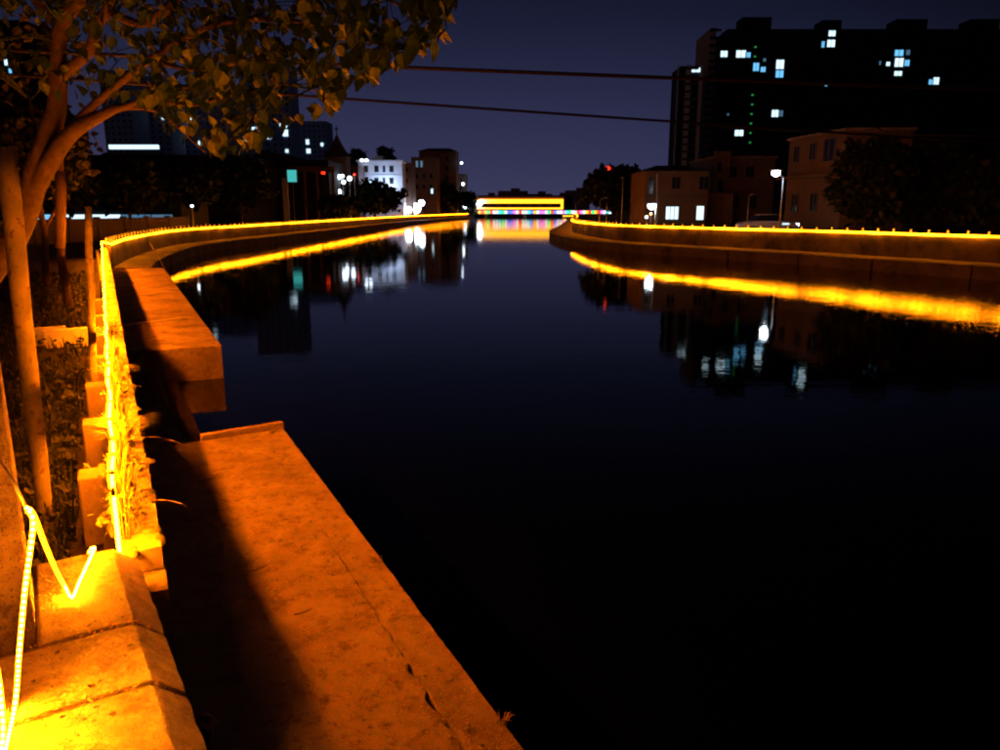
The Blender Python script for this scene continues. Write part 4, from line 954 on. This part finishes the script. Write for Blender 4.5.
# ------------------------------------------------------------------ left bank background
def tower(x0, x1, y0, D, label, wm_, lits, cols_, grp='towers beyond the left bank'):
    a_, b_ = at(x0, y0, D), at(x1, y0, D)
    t_ = thing('tower_block', ((a_.x + b_.x) / 2, D, 1.0), label, 'building', grp)
    MB().box(((a_.x + b_.x) / 2, D + 9, (a_.z + 1) / 2), (b_.x - a_.x, 18, a_.z - 1)).build('main_block', M[wm_], t_)
    mm = MB(); z = 8
    while z < a_.z - 2:
        for k in range(cols_): mm.box((a_.x + (b_.x - a_.x) * (k + 0.5) / cols_, D - 0.05, z), ((b_.x - a_.x) / cols_ * 0.34, 0.2, 1.2))
        z += 3.0
    mm.build('dark_windows', M['glass'], t_, kind='stuff')
    for x, y, a2, b2, mk in lits: window(t_, x, y, a2, b2, D - 0.2, mk, off=0.2, sub=1)
    return t_
tower(238, 288, 62, 430, 'bluish tower with many lit windows behind the hanging leaves', 'bluegrey', [(246.5, 143, 3.5, 5, 'win_white'), (254, 129, 4, 3.5, 'win_white'), (258, 129, 4, 4, 'win_cyan'), (269, 137, 3.5, 4, 'win_white'), (281, 125, 2.5, 3, 'win_white'), (285, 125.5, 4, 4, 'win_white'), (285.5, 133, 5, 6, 'win_white'), (287, 151, 3, 3, 'win_white')], 7)
tower(296, 326, 121, 480, 'slender bluish tower left of the church spire', 'bluegrey', [(307.5, 142, 3, 4.5, 'win_white'), (308.5, 151, 4, 4, 'win_white'), (322, 144.5, 2.5, 3, 'win_white')], 6)
tower(98, 128, 70, 400, 'left one of the two blue towers seen below the branches', 'bluegrey', [], 5)
tower(130, 166, 76, 420, 'right one of the two blue towers seen below the branches', 'bluegrey', [(169 - 6, 118, 3, 3, 'win_white')], 5)
tower(170, 232, 84, 440, 'wide bluish tower hidden mostly by leaves', 'bluegrey', [(179, 120, 5, 4, 'win_cyan'), (185, 119, 6, 5, 'win_cyan'), (190, 119, 3, 4, 'win_white'), (198, 143, 4, 4, 'win_white'), (195, 86, 4, 4, 'win_white'), (211, 120, 4, 3, 'win_blue')], 8)
tower(-60, 24, 20, 300, 'dark tower with small lit windows at the left edge', 'dark', [(2, 46, 3, 6, 'win_cyan'), (6, 62, 3, 7, 'win_white'), (10.5, 72, 3, 6, 'win_cyan'), (8, 118, 5, 9, 'win_cyan')], 8)

wh = house('market_shed', 60, 234, 155, 110, 20, 1.0, 'long black shed roofline with a white-lit eave under the branches', 'dark', 150)
MB().box((at(134, 147, 109).x, 109, at(134, 147, 109).z), (6.8, 0.5, 0.55)).build('eave_light', M['win_white'], wh)
MB().box((at(134, 151, 109.5).x, 109.6, at(134, 151, 109).z - 0.35), (8, 1.4, 0.3)).build('eave_beam', M['dark'], wh)
# boundary wall with lit strip windows behind it
q0, q1 = Vector((-27.5, 38)), Vector((-26.2, 64))
bw = thing('boundary_wall', (-27, 48, 1.0), 'long low brown boundary wall behind the bend on the left bank', 'wall')
qa = [q0 + (q1 - q0) * k / 8 for k in range(9)]
qa = [Vector((-31.5, 33.5))] + qa
for a_, b_ in zip(qa[:-1], qa[1:]):
    d = (b_ - a_); MB().sweep([a_ + d * 0.004, b_ - d * 0.004], [(-0.1, 0.9), (-0.1, 2.45), (0.1, 2.45), (0.1, 0.9)]).build('wall_panel', M['brown'], bw)
    MB().box((b_.x, b_.y, 1.75), (0.34, 0.34, 1.62)).build('pillar', M['brown'], bw)
ls = thing('workshop', (at(75, 217, 66).x, 66, 1.0), 'low dark workshop with a row of cyan-white strip windows', 'building')
a_, b_ = at(10, 200, 66), at(180, 200, 66)
MB().box(((a_.x + b_.x) / 2, 69.1, 2.6), (b_.x - a_.x, 6, 3.2)).build('wall', M['dark'], ls)
MB().box(((a_.x + b_.x) / 2, 69, 4.31), (b_.x - a_.x + 0.8, 7, 0.2)).build('roof', M['tile'], ls)
for x0, x1, mk in ((35, 50, 'win_cyan'), (66, 88, 'win_white'), (91, 106, 'win_white'), (107, 120, 'win_white'), (122, 150, 'win_blue'), (152, 172, 'win_blue')):
    c0, c1 = at(x0, 217, 66), at(x1, 217, 66); MB().box(((c0.x + c1.x) / 2, 66.03, c0.z), (c1.x - c0.x, 0.14, 0.40)).build('strip_window', M[mk], ls)

# church
ch = thing('church', (at(335, 190, 150).x, 150, 1.0), 'church tower with dark pyramid spire and cross on the left bank', 'church')
a_, b_ = at(325, 157, 150), at(346, 157, 150); cx_ = (a_.x + b_.x) / 2; hw = (b_.x - a_.x) / 2
MB().box((cx_, 150 + hw, (a_.z + 1) / 2), (2 * hw, 2 * hw, a_.z - 1)).build('tower', M['pink'], ch)
zt = at(335, 133, 150).z; mm = MB(); z0 = a_.z + 0.004; ov = 0.45
prof = [(hw + ov, 0), (hw * 0.72, (zt - z0) * 0.30), (hw * 0.36, (zt - z0) * 0.62), (0.05, zt - z0)]
for i, (r_, z) in enumerate(prof): mm.v += [(cx_ + r_ * sx, 150 + hw + r_ * sy, z0 + z) for sx, sy in ((-1, -1), (1, -1), (1, 1), (-1, 1))]
for i in range(3):
    for k in range(4): k2 = (k + 1) % 4; mm.f.append((i*4+k, i*4+k2, (i+1)*4+k2, (i+1)*4+k))
mm.f.append((3, 2, 1, 0)); mm.f.append((12, 13, 14, 15)); sp = mm.build('spire', M['tile'], ch)
mm = MB(); mm.box((cx_, 150 + hw, zt + 0.75), (0.16, 0.16, 1.6)); mm.build('cross', M['black'], sp)
mm = MB(); mm.box((cx_, 150 + hw, zt + 0.95), (0.9, 0.165, 0.18)); mm.build('cross_arm', M['black'], sp)
for y in (170, 186): window(ch, 335, y, 4, 7, 150, 'glass', sub=1)
a2, b2 = at(310, 163, 156), at(325, 163, 156); MB().box(((a2.x + b2.x) / 2, 162, (a2.z + 1) / 2), (b2.x - a2.x, 12, a2.z - 1)).build('nave', M['brown'], ch)
# portico building with red roof
pt = thing('portico_hall', (at(292, 190, 128).x, 128, 1.0), 'long hall with reddish roof and tan columned front left of the church', 'building')
a_, b_ = at(256, 160, 132), at(328, 160, 132); MB().box(((a_.x + b_.x) / 2, 138, (a_.z + 1) / 2), (b_.x - a_.x, 12, a_.z - 1)).build('wall', M['dark'], pt)
zr0, zr1 = a_.z, at(0, 149, 132).z
mm = MB(); x0_, x1_ = a_.x - 0.6, b_.x - 1.0; mm.v = [(x0_, 131, zr0 + 0.6), (x1_, 131, zr0 - 0.3), (x0_, 138, zr1 + 0.3), (x1_ - 3, 138, zr1 - 1.6), (x0_, 145, zr0 + 0.6), (x1_, 145, zr0 - 0.3)]; mm.f = [(0, 1, 3, 2), (2, 3, 5, 4), (0, 2, 4), (1, 5, 3), (0, 4, 5, 1)]; mm.build('roof', M['redroof'], pt)
a2, b2 = at(287, 166, 128), at(334, 166, 128); zb = a2.z
MB().box(((a2.x + b2.x) / 2, 128.3, zb - 0.5), (b2.x - a2.x, 0.6, 0.9)).build('beam', M['tan'], pt)
for x in (304.5, 317, 333): c = at(x, 190, 128); MB().box((c.x, 128.3, (zb - 0.96 + 1) / 2), (0.36, 0.5, zb - 0.96 - 1)).build('column', M['tan'], pt)
c = at(285, 190, 128); MB().box((c.x, 128.3, (at(0, 178, 128).z + 1) / 2), (0.9, 0.5, at(0, 178, 128).z - 1)).build('white_pillar', M['white'], pt)
c = at(292, 176, 127); sn = thing('cyan_sign', (c.x, 127, 1.0), 'glowing cyan square sign on the hall front', 'sign')
MB().box((c.x, 127.12, c.z), (1.7, 0.2, 2.1)).build('casing', M['frame'], sn); MB().box((c.x, 126.99, c.z), (1.5, 0.05, 1.9)).build('screen', M['screen'], sn)
MB().tube([(c.x, 127.2, 1.0), (c.x, 127.2, c.z - 1.1)], 0.08, 6).build('support', M['metal'], sn)
c = at(323.5, 173, 127); t_ = thing('traffic_light', (c.x, 127, 1.0), 'red signal light on a slim pole before the hall columns', 'signal')
MB().tube([(c.x, 127, 1.0), (c.x, 127, c.z - 0.5)], 0.09, 7).build('pole', M['black'], t_); MB().box((c.x, 127, c.z), (0.6, 0.4, 1.1)).build('housing', M['black'], t_)
MB().lathe((c.x, 126.76, c.z + 0.0), [(0.30, -0.2), (0.34, 0.0), (0.30, 0.2)], 10).build('red_lens', M['red'], t_)

# white lit building
WD = 180
wb = thing('white_building', (at(380, 190, WD).x, WD, 1.0), 'white three-storey building lit bluish behind the round dark tree', 'building')
a_, b_ = at(358, 162, WD), at(402, 162, WD)
MB().box(((a_.x + b_.x) / 2, WD + 5, (a_.z + 1) / 2), (b_.x - a_.x, 10, a_.z - 1)).build('wall', M['white'], wb)
MB().box(((a_.x + b_.x) / 2, WD + 5, a_.z + 0.2), (b_.x - a_.x + 0.7, 10.7, 0.38)).build('cornice', M['white'], wb)
for y in (175.5, 187.5): MB().box(((a_.x + b_.x) / 2, WD - 0.11, at(0, y, WD).z), (b_.x - a_.x, 0.2, 0.3)).build('floor_band', M['white'], wb)
for y in (169, 181, 193):
    for x in (366, 376.5, 384, 391.5): window(wb, x, y, 3.6 if x != 384 else 2, 5.6, WD, 'glass', sub=2)
for x in (362, 366.5):
    c = at(x, 161.5, WD - 0.4); MB().lathe((c.x, c.y, c.z), [(0.15, 0), (0.36, 0.15), (0.36, 0.4), (0.15, 0.55)], 9).build('roof_lamp', M['flood_dim'], wb, smooth=True)
for x in (384.5, 391): 
    c = at(x, 189, WD - 1.2); MB().lathe((c.x, c.y, c.z - 0.4), [(0.2, 0), (0.5, 0.25), (0.5, 0.6), (0.2, 0.85)], 10).build('wall_lamp', M['flood_dim'], wb, smooth=True)
    lamp('lamp_light', (c.x, c.y - 2.2, c.z + 1.0), 520, (0.46, 0.64, 1.0), 0.4, wb)
c = at(371, 183, WD - 2.5); MB().box((c.x, c.y, c.z), (3.0, 0.3, 0.55), 0, 0, R(40)).build('light_bar', M['win_white'], wb)
lamp('lamp_light', (c.x, c.y - 2.0, c.z), 300, (0.46, 0.64, 1.0), 0.4, wb)
MB().box((at(378, 158, WD + 3).x, WD + 5, at(0, 158, WD).z), (2.2, 3, 1.4)).build('roof_hut', M['pale'], wb)
# dark blocks right of it
def block(x0, x1, y0, D, dep, label, m_, roof=None, wins=(), grp='dark blocks of the left bank'):
    a_, b_ = at(x0, y0, D), at(x1, y0, D); t_ = thing('apartment_block', ((a_.x + b_.x) / 2, D, 1.0), label, 'building', grp)
    MB().box(((a_.x + b_.x) / 2, D + dep / 2, (a_.z + 1) / 2), (b_.x - a_.x, dep, a_.z - 1)).build('wall', M[m_], t_)
    if roof:
        zp = at(0, roof, D).z; hw = (b_.x - a_.x) / 2 + 0.4; cx = (a_.x + b_.x) / 2; mm = MB(); z0 = a_.z + 0.004
        mm.v = [(cx - hw, D - .4, z0), (cx + hw, D - .4, z0), (cx + hw, D + dep + .4, z0), (cx - hw, D + dep + .4, z0), (cx - hw * .55, D + dep * .35, zp), (cx + hw * .55, D + dep * .35, zp), (cx + hw * .55, D + dep * .65, zp), (cx - hw * .55, D + dep * .65, zp)]
        mm.f = [(0,1,5,4), (1,2,6,5), (2,3,7,6), (3,0,4,7), (4,5,6,7), (3,2,1,0)]; mm.build('roof', M['tile'], t_)
    for x, y, ww, hh, mk in wins: window(t_, x, y, ww, hh, D, mk, sub=1)
    return t_
gl = 'glass'
block(403, 411, 163, 186, 9, 'narrow dark brick block adjoining the white building', 'pink', None, [(407, y, 2.5, 4, gl) for y in (170, 181, 192)])
block(411, 437, 157, 236, 10, 'mid-height dark brick block with two pale lit windows', 'pink', None, [(417, 164, 2.2, 6, 'win_blue'), (421.5, 164, 2.2, 6, 'win_blue')] + [(x, y, 2.4, 4, gl) for x in (417, 424, 431) for y in (176, 187)] + [(432, 191, 2, 5, 'win_white')])
block(419, 456, 151, 278, 16, 'tallest dark block with hipped roof beside the canal lamps', 'pink', 147, [(x, y, 2.6, 4.5, gl) for x in (436, 447) for y in (159, 168, 178, 188)])
block(456, 466, 174, 305, 12, 'low brick block at the right end of the left bank row', 'pink', None, [(461, y, 2, 3, gl) for y in (180, 188)])
block(348, 358, 166, 172, 8, 'reddish block squeezed between church and white building', 'pink', None, [(351, 175, 2.4, 4, gl), (355, 186, 2.4, 4, gl)])
# white lamps on the left bank
def globe(x, y, D, r_, mk, label, gz=1.0, energy=0, grp='white lamps on the left bank'):
    c = at(x, y, D); t_ = thing('globe_lamp', (c.x, D, gz), label, 'lamp', grp)
    MB().tube([(c.x, D, gz), (c.x, D, c.z - r_)], max(0.05, r_ * 0.14), 7).build('pole', M['metal'], t_)
    MB().lathe((c.x, D, c.z - r_), [(r_ * math.sin(a_) + 0.02, r_ - r_ * math.cos(a_)) for a_ in [k * math.pi / 8 for k in range(9)]], 14).build('globe', M[mk], t_, smooth=True)
    if energy: lamp('lamp_light', (c.x, D - r_ - 0.3, c.z), energy, (0.6, 0.78, 1.0), 0.4, t_)
globe(408.5, 210, 184, 0.75, 'flood', 'left lamp of the bright white cluster on the left bank', energy=70)
globe(415.5, 208.5, 192, 1.25, 'flood', 'largest lamp of the bright white cluster on the left bank', energy=70)
globe(421.5, 203, 205, 0.75, 'flood', 'small lamp standing just above the bright white cluster')
globe(465.5, 206, 298, 1.0, 'flood', 'left one of the three white lamps beside the bridge', energy=50)
globe(473.5, 203, 322, 1.3, 'flood', 'large middle one of the three white lamps beside the bridge', energy=50)
globe(479.5, 203.5, 299, 1.0, 'flood', 'right one of the three white lamps touching the bridge end', gz=2.65)
globe(463, 184, 302, 0.55, 'flood_dim', 'small white lamp high on the low brick block')
globe(461.5, 163, 277, 0.38, 'flood_dim', 'tiny white light at the corner of the tallest dark block')
for x, y, r_, lab in ((339, 177, 0.42, 'upper left light of the white cluster by the church'), (342.5, 176, 0.26, 'smallest light of the white cluster by the church'), (343.5, 182, 0.34, 'lower light of the white cluster by the church'), (349.5, 178.5, 0.4, 'right light of the white cluster by the church'), (338.5, 192, 0.5, 'low white lamp at the foot of the church tower')):
    globe(x, y, 140, r_, 'flood_dim', lab, grp='white lights by the church')
for x, y, lab in ((354.5, 174.5, 'dim red sign light right of the church'), (192, 206, 'small white light in the dark trees of the left bank')):
    globe(x, y, 140 if x > 300 else 63, 0.22 if x > 300 else 0.09, 'red' if x > 300 else 'flood_dim', lab, grp='single lights of the left bank')

# ------------------------------------------------------------------ far skyline behind the bridge
labs = ['low dark roofline left of the bridge roof', 'wide dark roofline behind the bridge centre', 'dark stepped roofline behind the bridge right half', 'low hazy roofline beyond the right end of the bridge', 'small hazy block next to the domed tree']
for (x0, x1, y0), lab in zip(((478, 500, 196), (498, 528, 191.5), (527, 552, 194.5), (550, 572, 196), (566, 590, 191)), labs):
    a_, b_ = at(x0, y0, 620), at(x1, y0, 620); t_ = thing('distant_block', ((a_.x + b_.x) / 2, 620, 1.0), lab, 'building', 'far skyline')
    MB().box(((a_.x + b_.x) / 2, 626, (a_.z - 1) / 2 + 0.5), (b_.x - a_.x, 12, a_.z + 1)).build('wall', M['haze_red'], t_)
    MB().box(((a_.x + b_.x) / 2 + 2, 624, a_.z + 1.6), ((b_.x - a_.x) * 0.3, 6, 2.0)).build('roof_house', M['haze_red'], t_)
